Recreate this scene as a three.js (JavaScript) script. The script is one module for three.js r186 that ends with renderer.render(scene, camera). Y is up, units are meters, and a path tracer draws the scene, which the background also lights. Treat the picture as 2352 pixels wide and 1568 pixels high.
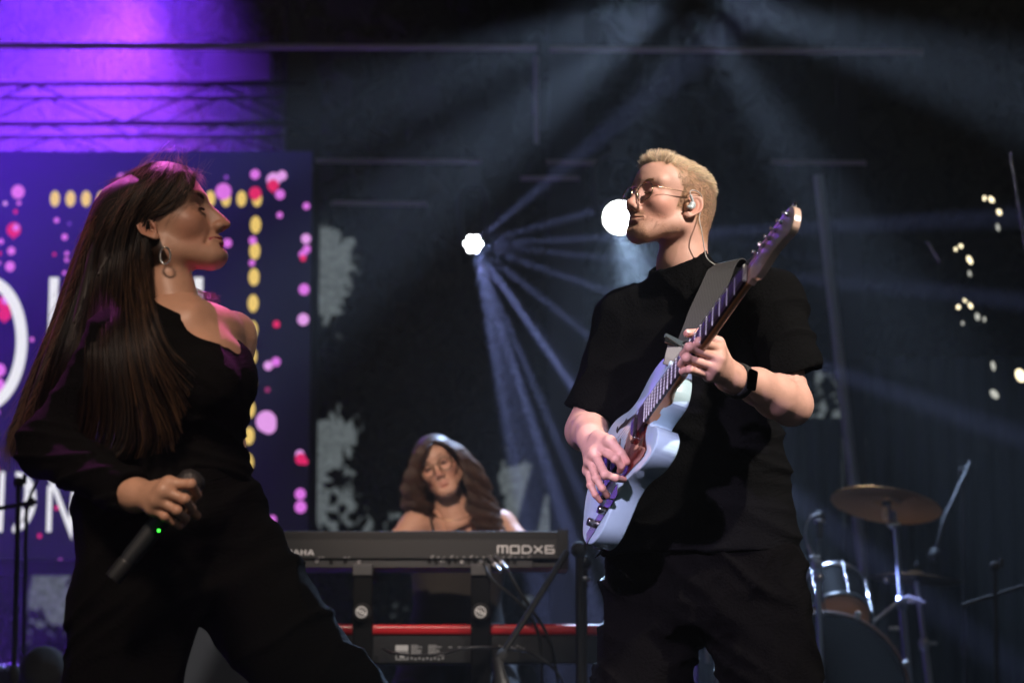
import * as THREE from 'three';
import { mergeGeometries, mergeVertices, toCreasedNormals } from 'three/addons/utils/BufferGeometryUtils.js';
import { RoundedBoxGeometry } from 'three/addons/geometries/RoundedBoxGeometry.js';
import { ImprovedNoise } from 'three/addons/math/ImprovedNoise.js';

// ---------- camera, sky, exposure, key light ----------
const scene = new THREE.Scene();
const camera = new THREE.PerspectiveCamera(16.07, 1024 / 682, 0.05, 400);
camera.position.set(0, 0.7, 5.3);
const PITCH = 8 * Math.PI / 180;
camera.rotation.set(PITCH, 0, 0);
camera.focus = 5.2;
camera.userData.fStop = 3.4;
const renderer = new THREE.WebGLRenderer({ antialias: true });
renderer.toneMapping = THREE.LinearToneMapping;
renderer.toneMappingExposure = 1.0;
renderer.shadowMap.enabled = true;

{ // an overcast dusk, a little brighter towards the horizon
  const W = 128, H = 64, data = new Float32Array(W * H * 4);
  for (let j = 0; j < H; j++) for (let i = 0; i < W; i++) {
    const el = Math.max(0, (j + 0.5) / H * 2 - 1), k = 0.17 - 0.05 * el, o = (j * W + i) * 4;
    data[o] = k * 0.86; data[o + 1] = k * 1.0; data[o + 2] = k * 1.04; data[o + 3] = 1;
  }
  const sky = new THREE.DataTexture(data, W, H, THREE.RGBAFormat, THREE.FloatType);
  sky.mapping = THREE.EquirectangularReflectionMapping; sky.magFilter = THREE.LinearFilter; sky.needsUpdate = true;
  scene.background = sky; scene.environment = sky;
}
scene.fog = new THREE.FogExp2(0xffffff, 0.0025);

function spot(pos, target, color, cd, halfDeg, penumbra = 0.5, size = 1, parent = scene) {
  const l = new THREE.SpotLight(color, cd, 0, halfDeg * Math.PI / 180, penumbra, 2);
  l.position.set(...pos); l.target.position.set(...target); l.castShadow = true; l.shadow.radius = size; l.name = 'spot_light';
  scene.add(l); scene.add(l.target);
  return l;
}
// unseen lamps before the stage, placed to light players and gear (their housings are built with the other lamps)
const KEY = [2.7, 4.3, 2.3], WASH = [-1.6, 3.6, 5.0];
spot(KEY, [0.42, 1.5, 0.1], new THREE.Color(1, 0.89, 0.8), 112, 14, 0.62, 3);
spot(WASH, [0.2, 1.02, 0.25], new THREE.Color(0.8, 0.66, 1.0), 170, 5.6, 0.8, 4);
const FRONT1 = [-0.9, 3.7, 2.2], FRONT2 = [3.0, 4.4, 0.8], sub0 = (a, b) => a.map((v, i) => v - b[i]);
spot(FRONT1, [-0.15, 1.15, -2.4], new THREE.Color(1, 0.8, 0.66), 85, 8, 0.9, 3);
const FRONT3 = [-1.0, 4.3, 4.7];
spot(FRONT3, [-0.62, 1.14, 0.95], new THREE.Color(1, 0.76, 0.6), 88, 7.4, 1, 22);  // soft unseen lamp on the singer, standing in for bounced light
spot(FRONT2, [1.35, 0.95, -3.0], new THREE.Color(1, 0.76, 0.6), 15, 8, 0.9, 3);

// ---------- helpers ----------
const rng = (s) => () => { s |= 0; s = s + 0x6D2B79F5 | 0; let t = Math.imul(s ^ s >>> 15, 1 | s); t = t + Math.imul(t ^ t >>> 7, 61 | t) ^ t; return ((t ^ t >>> 14) >>> 0) / 4294967296; };
const perlin = new ImprovedNoise();
const noise = (x, y, z) => perlin.noise(x, y, z);
const fbm = (x, y, z, n = 3) => { let s = 0, a = 1; for (let i = 0; i < n; i++) { s += a * perlin.noise(x, y, z); x *= 2.03; y *= 2.03; z *= 2.03; a *= 0.5; } return s; };
const clamp = (x, a = 0, b = 1) => Math.min(b, Math.max(a, x));
const lerp = (a, b, t) => a + (b - a) * t;
const smooth = (a, b, x) => { const t = clamp((x - a) / (b - a)); return t * t * (3 - 2 * t); };
const FP = 5553, cP = Math.cos(PITCH), sP = Math.sin(PITCH);
// measured directions and places: right / up / towards the lens in metres -> world
const dirC = (r, u, t) => [r, u * cP - t * sP, u * sP + t * cP];
const fromC = (r, u, t) => { const d = dirC(r, u, t); return [d[0], d[1] + 0.7, d[2] + 5.3]; };
const at = (px, py, d) => fromC((px - 1176) / FP * d, (784 - py) / FP * d, -d);
const atZ = (px, py, z) => { const v = dirC((px - 1176) / FP, (784 - py) / FP, -1), k = (z - 5.3) / v[2]; return [v[0] * k, 0.7 + v[1] * k, z]; };
const vec = (a) => new THREE.Vector3(...a);
const col = (r, g, b) => new THREE.Color().setRGB(r, g, b);
const names = {};
function numbered(n) { const k = names[n] = (names[n] ?? -1) + 1; return k ? n + '_' + String(k).padStart(3, '0') : n; }
function tag(o, label, category, group, kind) {
  if (label) o.userData.label = label; if (category) o.userData.category = category;
  if (group) o.userData.group = group; if (kind) o.userData.kind = kind;
  return o;
}
function thing(name, label, category, pos = [0, 0, 0], group) {
  const o = new THREE.Group(); o.name = numbered(name); o.position.set(...pos); scene.add(o);
  return tag(o, label, category, group);
}
function part(name, geo, mat, parent, label) {
  const m = new THREE.Mesh(Array.isArray(geo) ? merge(geo) : geo, mat);
  m.name = parent ? name : numbered(name); m.castShadow = m.receiveShadow = true; (parent || scene).add(m);
  if (label) m.userData.label = label;
  return m;
}
function merge(list) {
  const any = list.some((g) => g.index);
  const out = list.map((g) => { g = any && g.index ? g.toNonIndexed() : g; const o = new THREE.BufferGeometry(); for (const k of ['position', 'normal', 'uv']) if (g.attributes[k]) o.setAttribute(k, g.attributes[k]); return o; });
  const uv = out.every((g) => g.attributes.uv); if (!uv) out.forEach((g) => g.deleteAttribute('uv'));
  return mergeGeometries(out);
}
const M4 = (p, rx = 0, ry = 0, rz = 0, s = 1) => new THREE.Matrix4().compose(vec(p), new THREE.Quaternion().setFromEuler(new THREE.Euler(rx, ry, rz)), new THREE.Vector3(s, s, s));
const place = (g, p, rx, ry, rz) => g.clone().applyMatrix4(M4(p, rx, ry, rz));
const box = (w, h, d, p = [0, 0, 0], r = 0.004, rx = 0, ry = 0, rz = 0) => place(new RoundedBoxGeometry(w, h, d, 2, Math.min(r, w / 2.2, h / 2.2, d / 2.2)), p, rx, ry, rz);
function rod(a, b, r, r2 = r, seg = 14) {
  a = vec(a); b = vec(b); const d = b.clone().sub(a), g = new THREE.CylinderGeometry(r2, r, d.length(), seg);
  return g.applyMatrix4(new THREE.Matrix4().compose(a.add(b).multiplyScalar(0.5), new THREE.Quaternion().setFromUnitVectors(new THREE.Vector3(0, 1, 0), d.normalize()), new THREE.Vector3(1, 1, 1)));
}
const tube = (pts, r, seg = 40, rad = 8, closed = false) => new THREE.TubeGeometry(new THREE.CatmullRomCurve3(pts.map(vec), closed), seg, r, rad, closed);
const lathe = (pts, seg = 40) => new THREE.LatheGeometry(pts.map((p) => new THREE.Vector2(...p)), seg);
// turns a shape made along +y onto the direction d at p
function aim(g, p, d) { return g.clone().applyMatrix4(new THREE.Matrix4().compose(vec(p), new THREE.Quaternion().setFromUnitVectors(new THREE.Vector3(0, 1, 0), vec(d).normalize()), new THREE.Vector3(1, 1, 1))); }
const std = (c, rough = 0.6, metal = 0, more = {}) => new THREE.MeshPhysicalMaterial({ color: Array.isArray(c) ? col(...c) : c, roughness: rough, metalness: metal, ...more });
function noiseTex(n, f, lo = 0, hi = 1, srgb = false) {
  const d = new Uint8Array(n * n * 4);
  for (let j = 0; j < n; j++) for (let i = 0; i < n; i++) { const v = clamp(lo + (hi - lo) * f(i / n, j / n)) * 255, o = (j * n + i) * 4; d[o] = d[o + 1] = d[o + 2] = v; d[o + 3] = 255; }
  const t = new THREE.DataTexture(d, n, n); t.wrapS = t.wrapT = THREE.RepeatWrapping; t.magFilter = THREE.LinearFilter; t.needsUpdate = true; if (srgb) t.colorSpace = THREE.SRGBColorSpace;
  return t;
}
const MAT = {
  black: std([0.006, 0.006, 0.0065], 0.65, 0, { specularIntensity: 0.6 }), rubber: std([0.01, 0.01, 0.01], 0.85), steel: std([0.42, 0.42, 0.43], 0.32, 0.9), chrome: std([0.78, 0.78, 0.8], 0.12, 1),
  alu: std([0.5, 0.48, 0.46], 0.45, 0.85), drape: std([0.008, 0.008, 0.009], 0.95, 0, { specularIntensity: 0.2 }), blackGloss: std([0.01, 0.01, 0.012], 0.18),
};

// ---------- the stage ----------
{
  const st = (n, g, m) => tag(part(n, g, m), null, null, null, 'structure');
  const grain = noiseTex(256, (u, v) => 0.5 + 0.5 * fbm(u * 40, v * 40, 1, 4));
  st('ground', new THREE.PlaneGeometry(300, 300).rotateX(-Math.PI / 2).translate(0, -1.2, 0), std([0.03, 0.03, 0.028], 0.95));
  const fl = []; for (let i = 0; i < 10; i++) fl.push(box(0.996, 0.1, 7.6, [-4.5 + i, -0.05, -2.5], 0.004));
  st('stage_floor', fl, std([0.01, 0.01, 0.01], 0.7, 0, { roughnessMap: grain }));
  st('stage_front', box(10, 1.1, 0.06, [0, -0.65, 1.24]), MAT.drape);
  st('drum_riser', box(2.3, 0.36, 2.3, [1.55, 0.18, -3.7], 0.01), MAT.black);
  st('unseen_stage_roof', box(10.6, 0.2, 9.2, [0, 6.6, -1.7]), std([0.014, 0.014, 0.016], 0.8));  // unseen roof, keeps the sky light off the stage
}
// drapes with gathered folds; the side ones unseen, shutting out sky light
function drape(w, h, amp, period, seed, m) {
  const nx = Math.round(w / period * 10), ny = 12, g = new THREE.PlaneGeometry(w, h, nx, ny), p = g.attributes.position, r = rng(seed), ph = r() * 9;
  for (let i = 0; i < p.count; i++) { const x = p.getX(i), y = p.getY(i); p.setZ(i, amp * Math.sin(x / period * 6.283 + 1.7 * noise(x * 2, y * 0.25, ph)) * (0.7 + 0.5 * noise(x * 1.3, y * 0.2, ph + 5))); }
  g.computeVertexNormals();
  return g;
}
tag(part('unseen_side_curtain', drape(8, 8, 0.06, 0.3, 3).rotateY(Math.PI / 2).translate(-4.6, 2.7, -1.8), MAT.drape), 'unseen black side curtain at the left wing of the stage, shutting out sky light', 'curtain');
tag(part('unseen_side_curtain', drape(8, 8, 0.06, 0.3, 4).rotateY(-Math.PI / 2).translate(3.6, 2.7, -1.8), MAT.drape), 'unseen black side curtain at the right wing of the stage, shutting out sky light', 'curtain');
{ // grey gauze drapes at the right back, behind the drums
  const gauze = std([0.045, 0.056, 0.062], 0.95, 0, { specularIntensity: 0.1, transmission: 0.5 });
  for (const [x0, x1, y1, lab] of [[1788, 1945, 960, 'grey gauze backdrop panel behind the guitarist, left of the leaning grey pole'], [1985, 2450, 820, 'dark grey gathered backdrop cloth behind the cymbals, right of the leaning pole']]) {
    const a = atZ(x0, y1, -5.3), b = atZ(x1, 1560, -5.3), w = b[0] - a[0], h = a[1];
    tag(part('backdrop_cloth', drape(w, h, 0.02, 0.09, x0).translate((a[0] + b[0]) / 2, h / 2, -5.3), gauze), lab, 'backdrop');
  }
}
{ // the mesh screen across the back of the stage, trees and dusk sky beyond
  const n = 512, d = new Uint8Array(n * n * 4), r = rng(8);
  for (let j = 0; j < n; j++) for (let i = 0; i < n; i++) {
    const o = (j * n + i) * 4, u = i / n, v = j / n, w = clamp(0.28 + 0.24 * fbm(u * 60, v * 60, 3, 3) + 0.16 * (r() - 0.5) + 0.1 * fbm(u * 9, v * 9, 2, 2));
    d[o] = d[o + 1] = d[o + 2] = w * 255; d[o + 3] = 255;
  }
  const t = new THREE.DataTexture(d, n, n); t.wrapS = t.wrapT = THREE.RepeatWrapping; t.magFilter = THREE.LinearFilter; t.needsUpdate = true;
  const m = std([0.0025, 0.0025, 0.003], 0.9, 0, { specularIntensity: 0.2, transparent: true, alphaMap: t });
  const g = new THREE.PlaneGeometry(9.6, 5.6, 1, 1); g.attributes.uv.array.forEach((_, i, a) => { a[i] *= i % 2 ? 3.1 : 5.4; });
  tag(part('mesh_screen', g.translate(-0.5, 2.0, -7.0), m), 'dark see-through mesh screen closing the back of the stage', 'screen');
  const pb = atZ(1940, 1100, -5.35), pc = atZ(1990, 1100, -5.35)[0] - pb[0];
  tag(part('back_post', box(pc, 4.6, 0.06, [pb[0] + pc / 2, 2.3, -5.36]), MAT.drape), 'black upright strip behind the leaning pole, between the grey backdrop cloths', 'post');
  // black posts of the back frame
  const pa = atZ(1262, 1100, -5.5), pw = atZ(1345, 1100, -5.5)[0] - pa[0];
  tag(part('back_post', box(pw, 4.6, 0.1, [pa[0] + pw / 2, 2.3, -5.5]), MAT.black), 'black upright panel behind the guitarist, right of the keyboard player', 'post');
}
{ // trees behind the stage
  const gaps = []; // openings between the branches where the dusk sky shows, metres
  const Z = -8.5;
  const gap = (px, py, rx, ry, s = 1) => { const c = atZ(px, py, Z); gaps.push([c[0], c[1], rx * 0.0025, ry * 0.0025, s]); };
  gap(755, 610, 58, 72); gap(735, 695, 52, 60); gap(785, 560, 50, 46); gap(840, 555, 28, 28); gap(765, 710, 36, 36);
  gap(812, 795, 14, 20); gap(800, 845, 16, 18); gap(825, 915, 16, 22); gap(790, 950, 15, 20);
  gap(735, 985, 35, 50); gap(790, 1015, 40, 45); gap(725, 1080, 45, 70); gap(740, 1170, 45, 60); gap(830, 1000, 25, 30); gap(800, 1150, 20, 40); gap(850, 1190, 30, 30);
  gap(1200, 1110, 60, 45); gap(1225, 1180, 70, 60); gap(1150, 1085, 25, 20); gap(1150, 1180, 30, 50); gap(1215, 1060, 20, 20); gap(890, 1190, 40, 30);
  gap(1345, 800, 14, 32); gap(1345, 1120, 14, 60); gap(60, 1340, 110, 75); gap(140, 1380, 50, 60); gap(1625, 1420, 50, 60);
  gap(1880, 1080, 110, 150, 0.9); gap(2080, 1000, 90, 110, 0.7); gap(2080, 1250, 100, 150, 0.8); gap(1180, 1400, 40, 30, 0.5); gap(960, 1390, 70, 30, 0.5);
  const leaf = new THREE.BufferGeometry();
  { const s = 1; leaf.setAttribute('position', new THREE.Float32BufferAttribute([0, 0, 0, 0.35 * s, 0.45, 0.06, 0, 1, 0, -0.35 * s, 0.45, 0.06], 3)); leaf.setIndex([0, 1, 2, 0, 2, 3]); leaf.computeVertexNormals(); }
  const bark = std([0.05, 0.04, 0.03], 0.9), green = std([0.015, 0.02, 0.011], 0.9, 0, { specularIntensity: 0.3 });
  const trees = [[-5.4, -3.6, 'leafy dark tree behind the mesh, far left wing, mostly outside the frame'], [-3.6, -2.2, 'leafy dark tree behind the mesh at the far left, beyond the screen'], [-2.2, -0.75, 'leafy dark tree behind the mesh, left of the keyboard player'], [-0.75, 0.6, 'leafy dark tree behind the mesh above the keyboard player'], [0.6, 2.1, 'leafy dark tree behind the mesh, behind the guitarist'], [2.1, 3.9, 'leafy dark tree behind the mesh at the far right behind the drums']];
  trees.forEach(([x0, x1, lab], k) => {
    const r = rng(50 + k), xc = (x0 + x1) / 2, t = thing('tree', lab, 'tree', [xc, -1.2, Z]);
    part('trunk', [rod([0, 0, 0], [0.05, 2.4, 0], 0.16, 0.1, 10), rod([0.05, 2.4, 0], [-0.3, 4.2, 0.1], 0.09, 0.04, 8), rod([0.05, 2.3, 0], [0.45, 4.0, -0.1], 0.08, 0.03, 8)], bark, t);
    const mats = [], m = new THREE.Matrix4(), q = new THREE.Quaternion(), e = new THREE.Euler();
    for (let i = 0; i < 12000; i++) {
      const x = x0 - 0.15 + (x1 - x0 + 0.3) * r(), y = 0.35 + 5.0 * r(), z = (r() - 0.5) * 1.2;
      let inGap = 0, by = 9;
      for (const [gx, gy, rx, ry, s] of gaps) { const k2 = 1 - z / 14, u = ((x - gx * k2) / rx), v = ((y - 0.7 - (gy - 0.7) * k2) / ry); const w = u * u + v * v + 0.9 * fbm(x * 5, y * 5, gx * 3, 3); by = Math.min(by, w); if (w < 1) inGap = Math.max(inGap, s); }
      if (r() < inGap) continue;
      const s = by < 5 ? 0.07 + 0.05 * r() : y > 2.4 ? 0.2 + 0.16 * r() : 0.13 + 0.12 * r(); e.set(r() * 6.28, r() * 6.28, r() * 6.28); q.setFromEuler(e);
      m.compose(new THREE.Vector3(x - xc, y + 1.2, z), q, new THREE.Vector3(s, s, s)); mats.push(m.clone());
    }
    const im = new THREE.InstancedMesh(leaf, green, mats.length); mats.forEach((x, i) => im.setMatrixAt(i, x)); im.name = 'crown'; im.userData.kind = 'stuff'; t.add(im);
  });
}
// ---------- LED wall ----------
{
  const z = -5.0, a = atZ(-260, 352, z), b = atZ(708, 1286, z), w = b[0] - a[0], h = a[1] - b[1], cw = 1024, ch = Math.round(1024 * h / w);
  const c = document.createElement('canvas'); c.width = cw; c.height = ch; const x = c.getContext('2d');
  const S = cw / 968; // canvas pixels per picture pixel
  const X = (px) => (px + 260) * S, Y = (py) => (py - 352) * ch / 934;
  const gr = x.createLinearGradient(0, 0, cw * 0.75, ch); gr.addColorStop(0, '#3a18c0'); gr.addColorStop(0.3, '#210f74'); gr.addColorStop(0.55, '#0f0a30'); gr.addColorStop(1, '#080614'); x.fillStyle = gr; x.fillRect(0, 0, cw, ch);  // purple screen content, its downward fade partly standing in for haze glow
  const el = (px, py, rx, ry, f, rot = 0) => { x.fillStyle = f; x.beginPath(); x.ellipse(X(px), Y(py), rx * S, ry * S, rot, 0, 7); x.fill(); };
  const amber = '#ffd873';
  for (let k = 0; k < 14; k++) el(128 + k * 35.1, 463, 11, 18.5, amber);
  for (let k = 1; k < 12; k++) el(583 - k * 1.0, 463 + k * 60.5, 12, 20, amber);
  for (let k = 1; k < 12; k++) el(-240, 463 + k * 60.5, 12, 20, amber);
  const P = '#f07bf5', R = '#f0256c', L = '#f7a9fb';
  const dots = [[44, 447, 15, P], [47, 473, 5, P], [16, 474, 5, L], [40, 493, 5, R], [37, 535, 16, R], [42, 530, 8, P], [133, 513, 6, P], [162, 521, 4, '#8a4fd0'], [152, 552, 7, P], [9, 562, 6, P], [33, 584, 9, P], [6, 590, 5, R], [5, 612, 5, P], [31, 620, 11, P], [130, 592, 4, R], [158, 590, 5, P], [158, 605, 5, P], [154, 635, 5, P], [22, 705, 17, R], [24, 697, 10, P], [22, 730, 15, R], [14, 858, 14, P], [10, 895, 18, P], [12, 955, 6, P], [6, 1050, 13, P], [4, 1083, 16, R], [85, 788, 5, P], [276, 412, 8, P],
    [579, 406, 11, P], [621, 419, 16, L], [640, 409, 11, L], [620, 432, 13, R], [514, 413, 5, '#9a4fd0'], [508, 446, 18, P], [580, 450, 14, R], [636, 453, 11, P], [636, 501, 7, P], [576, 560, 9, P], [575, 612, 7, P], [696, 480, 8, P], [696, 556, 11, L], [698, 580, 9, P], [689, 592, 9, P], [690, 601, 7, R], [693, 673, 12, P], [692, 742, 13, L], [632, 753, 8, R], [519, 566, 10, P], [632, 839, 10, P], [615, 848, 10, L], [614, 903, 6, '#a0306c'], [612, 975, 23, L], [618, 985, 17, L], [688, 1050, 10, L], [690, 1060, 12, R], [700, 1066, 7, R], [690, 1139, 12, P], [691, 1168, 13, P], [629, 1196, 9, P], [114, 1233, 5, R], [161, 1287, 4, P], [96, 1155, 5, P], [150, 1170, 5, R],
    [-60, 520, 14, P], [-90, 600, 10, R], [-150, 480, 9, P], [-40, 700, 12, R], [-200, 820, 14, P], [-120, 1050, 12, P], [-60, 1180, 8, R], [-180, 1150, 10, P]];
  for (const [px, py, r, f] of dots) { el(px, py, r, r * 1.06, f); if (f === R && r > 12) { x.beginPath(); x.moveTo(X(px - 4), Y(py + r)); x.lineTo(X(px), Y(py + r * 1.5)); x.lineTo(X(px + 4), Y(py + r)); x.fill(); } }
  x.strokeStyle = '#ffffff'; x.lineCap = 'butt'; x.lineWidth = 25 * S;
  x.beginPath(); x.ellipse(X(-22), Y(797), 84 * S, 142 * S, 0, 0, 7); x.stroke();
  x.lineWidth = 21 * S; x.beginPath(); x.moveTo(X(131), Y(645)); x.lineTo(X(131), Y(945)); x.moveTo(X(455), Y(645)); x.lineTo(X(455), Y(700)); x.lineTo(X(400), Y(945)); x.stroke();
  x.beginPath(); x.moveTo(X(-230), Y(645)); x.lineTo(X(-230), Y(945)); x.lineTo(X(-140), Y(945)); x.stroke();
  // second line of lettering
  x.lineWidth = 11 * S; const ln = (...p) => { x.beginPath(); p.forEach(([u, v], i) => i ? x.lineTo(X(u), Y(v)) : x.moveTo(X(u), Y(v))); x.stroke(); };
  ln([2, 1092], [2, 1224]); ln([28, 1088], [26, 1224]);
  x.beginPath(); x.moveTo(X(57), Y(1094)); x.bezierCurveTo(X(96), Y(1094), X(108), Y(1150), X(92), Y(1185)); x.bezierCurveTo(X(84), Y(1208), X(66), Y(1220), X(54), Y(1220)); x.stroke();
  x.beginPath(); x.moveTo(X(66), Y(1098)); x.bezierCurveTo(X(100), Y(1110), X(80), Y(1190), X(56), Y(1220)); x.stroke();
  ln([134, 1120], [134, 1224]); ln([134, 1100], [182, 1220], [190, 1094]);
  ln([-40, 1092], [-40, 1224]); ln([-120, 1224], [-90, 1092], [-60, 1224]);
  // fine LED grid
  x.fillStyle = 'rgba(0,0,0,0.16)'; for (let i = 0; i < cw; i += 3) x.fillRect(i, 0, 1, ch); for (let j = 0; j < ch; j += 3) x.fillRect(0, j, cw, 1);
  const t = new THREE.CanvasTexture(c); t.colorSpace = THREE.SRGBColorSpace;
  const s = thing('led_screen', 'large led screen glowing purple with white letters, balloons and amber dots, behind the singer', 'screen', [(a[0] + b[0]) / 2, (a[1] + b[1]) / 2, z]);
  part('display', new THREE.PlaneGeometry(w, h).translate(0, 0, 0.042), new THREE.MeshStandardMaterial({ color: 0x000000, roughness: 0.6, emissive: 0xffffff, emissiveMap: t, emissiveIntensity: 1.05 }), s);
  part('added_spill_block', box(w - 0.24, h - 0.02, 1.7, [-0.12, 0, -0.9], 0.01), std([0.004, 0.004, 0.004], 0.9, 0, { specularIntensity: 0.2 }), s);  // added deep box, stops violet spill below the screen
  for (let i = 0; i < 4; i++) for (let j = 0; j < 2; j++) part('cabinet', box(w / 4 - 0.003, h / 2 - 0.003, 0.08, [-w / 2 + (i + 0.5) * w / 4, -h / 2 + (j + 0.5) * h / 2, 0], 0.003), MAT.black, s);
}
tag(part('added_masking_flat', box(0.02, 3.75, 1.8, [-1.0, 1.875, -6.05], 0.004), MAT.drape), 'added tall black flat behind the right edge of the led screen, blocking violet spill', 'flat');  // added flat, stops violet spill right of the screen
// ---------- trusses and bars under the roof ----------
const trussM = std([0.003, 0.003, 0.003], 0.95, 0, { specularIntensity: 0.02 });
function truss(name, label, x0, x1, y, z, hgt, group, dy = 0) {
  const t = thing(name, label, 'truss', [x0, y, z], group), L = x1 - x0, c = [];
  for (const [j, k] of [[0, 0], [1, 0], [0, 1], [1, 1]]) part('chord', rod([0, -j * hgt, -k * 0.25], [L, -j * hgt + dy, -k * 0.25], 0.011, 0.011, 10), trussM, t);
  const n = Math.round(L / 0.42);
  for (let i = 0; i < n; i++) { const u = i * L / n, v = (i + 1) * L / n, f = i % 2; for (const q of [0, -0.25]) part('brace', rod([u, f ? 0 : -hgt, q], [v, f ? -hgt : 0, q], 0.0055, 0.0055, 6), trussM, t); }
  return t;
}
{
  const barM = std([0.34, 0.27, 0.25], 0.6, 0.2);
  const bar = (px0, py0, px1, py1, z, r, lab) => { const a = atZ(px0, py0, z), b = atZ(px1, py1, z); return tag(part('roof_bar', rod(a, b, r, r, 12), barM), lab, 'bar'); };
  bar(-80, 104, 1235, 110, -4.4, 0.014, 'long thin metal bar under the roof, left half, above the singer');
  bar(1262, 112, 2120, 119, -4.4, 0.014, 'long thin metal bar under the roof, right half, above the guitarist');
  bar(1255, 372, 1382, 374, -5.2, 0.013, 'short dim metal bar left of the guitarist head, upper of two');
  bar(1195, 410, 1330, 409, -5.2, 0.012, 'short dim metal bar left of the guitarist head, lower of two');
  bar(725, 369, 1105, 371, -5.2, 0.012, 'thin dim metal bar right of the led screen top edge');
  bar(760, 466, 980, 468, -5.2, 0.011, 'faint thin metal bar lowest in the dark above the keyboard player');
  bar(1770, 372, 1990, 374, -5.2, 0.011, 'faint thin metal bar right of the guitarist head');
  bar(1232, 130, 1232, 330, -5.2, 0.012, 'faint upright metal bar hanging above the small beam lamp');
  let a = atZ(-120, 204, -5.1), b = atZ(708, 204, -5.1), c = atZ(0, 294, -5.1);
  truss('stage_truss', 'aluminium truss lit purple above the led screen, upper', a[0], b[0], a[1], -5.0, a[1] - c[1]);
  a = atZ(-120, 266, -5.2); c = atZ(0, 346, -5.2); b = atZ(712, 266, -5.2);
  truss('stage_truss', 'aluminium truss lit purple directly over the led screen edge, lower', a[0], b[0], a[1], -5.35, a[1] - c[1]);
  a = atZ(470, 126, -6.7); b = atZ(624, 190, -6.7);
  tag(part('cable_box', box(b[0] - a[0], a[1] - b[1], 0.12, [(a[0] + b[0]) / 2, (a[1] + b[1]) / 2, -6.7], 0.01), std([0.02, 0.02, 0.02], 0.7)), 'grey box hanging in the purple light below the long bar', 'box');
  // leaning pole
  const p0 = at(1880, 400, 9.9), p1 = at(1978, 1260, 9.9), e = p0.map((v, i) => p1[i] + (p1[i] - v) * 0.55);
  tag(part('leaning_pole', rod(p0, e, 0.022, 0.022, 14), std([0.2, 0.2, 0.2], 0.6, 0.3)), 'tall grey pole leaning slightly, between the guitarist and the cymbal', 'pole');
}

// ---------- stage lamps ----------
// housing: yoke, body, bezel, lens; light leaves the lens along dir
function lampBody(name, label, pos, dir, r, glow, parts = {}) {
  const o = thing(name, label, 'stage lamp', pos), d = vec(dir).normalize(), back = d.clone().multiplyScalar(-1);
  const q = (g) => aim(g, [0, 0, 0], d.toArray());
  part('housing', q(lathe([[0, -0.32], [r * 0.7, -0.32], [r * 1.05, -0.26], [r * 1.2, -0.1], [r * 1.2, -0.012], [r * 1.06, -0.004], [r * 1.06, -0.03], [0, -0.03]], 36)), MAT.black, o);
  part('bezel', q(new THREE.TorusGeometry(r * 1.12, r * 0.07, 10, 40).rotateX(Math.PI / 2)), MAT.rubber, o);
  const up = 0.26;
  part('yoke', [tube([[-r * 1.35, 0, -0.02].map((v, i) => v + back.getComponent(i) * 0.14), [-r * 1.4, up * 0.8, 0].map((v, i) => v + back.getComponent(i) * 0.14), [0, up, 0].map((v, i) => v + back.getComponent(i) * 0.14), [r * 1.4, up * 0.8, 0].map((v, i) => v + back.getComponent(i) * 0.14), [r * 1.35, 0, -0.02].map((v, i) => v + back.getComponent(i) * 0.14)], 0.014, 40, 8)], MAT.black, o);
  part('clamp', box(0.07, 0.09, 0.07, [back.x * 0.14, up + 0.05, back.z * 0.14]), MAT.black, o);
  if (glow) {
    const m = new THREE.MeshStandardMaterial({ color: 0x111111, roughness: 0.3, emissive: glow.c, emissiveIntensity: glow.i });
    if (glow.facets) { for (let k = 0; k < glow.facets; k++) { const a = k / (glow.facets - 1) * 6.283, rr = k ? r * 0.74 : 0, g = new THREE.SphereGeometry(r * 0.3, 16, 10).scale(1, 0.45, 1).translate(Math.cos(a) * rr, 0.004, Math.sin(a) * rr); part('lens', q(g), m, o); } }
    else part('lens', q(lathe([[0, 0.012], [r * 0.5, 0.009], [r * 0.9, 0], [r * 1.0, -0.006], [0, -0.02]], 40)), m, o);
  }
  return o;
}
const fwd = (pos, px, py, d) => { const e = at(px, py, d); return e.map((v, i) => v - pos[i]); };
const along = (p, d, k) => { const n = vec(d).normalize(); return p.map((v, i) => v + n.getComponent(i) * k); };
{ // unseen violet and magenta lamps above the frame, placed to light the haze
  const p = at(330, -700, 11.5), d = [-0.17, -1, 0.03];
  lampBody('unseen_wash_lamp', 'unseen violet lamp high over the led screen, placed to widen the purple haze', p, d, 0.1, { c: col(0.4, 0.1, 1), i: 8 });
  const s = along(p, d, 0.06);
  spot(s, along(s, d, 3), col(0.2, 0.035, 1.0), 15000, 31, 1.0, 4);
  const q = at(345, -75, 11.4), e = [-0.05, -1, 0.05], u = along(q, e, 0.06);
  lampBody('unseen_wash_lamp', 'unseen magenta lamp just above the frame over the led screen, placed to light the haze', q, e, 0.08, { c: col(0.9, 0.25, 1), i: 8 });
  spot(u, along(u, [-0.38, -1, 0.05], 3), col(0.24, 0.04, 1.0), 2800, 46, 1.0, 4);
  spot(u, along(u, [-0.02, -1, 0.05], 3), col(1.0, 0.12, 0.7), 480, 30, 1.0, 4);
}
{ // unseen narrow magenta lamp, placed to rim the singer from behind
  const p = [-0.8, 4.62, -1.6], t = at(388, 530, 4.6), d = t.map((v, i) => v - p[i]);
  lampBody('unseen_wash_lamp', 'magenta lamp high above and behind the singer out of the frame, aimed at her hair', p, d, 0.09, { c: col(1, 0.2, 0.9), i: 10 });
  const s = along(p, d, 0.06);
  spot(s, t, col(1.0, 0.16, 0.8), 200, 3.2, 0.6, 4);
}
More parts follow.
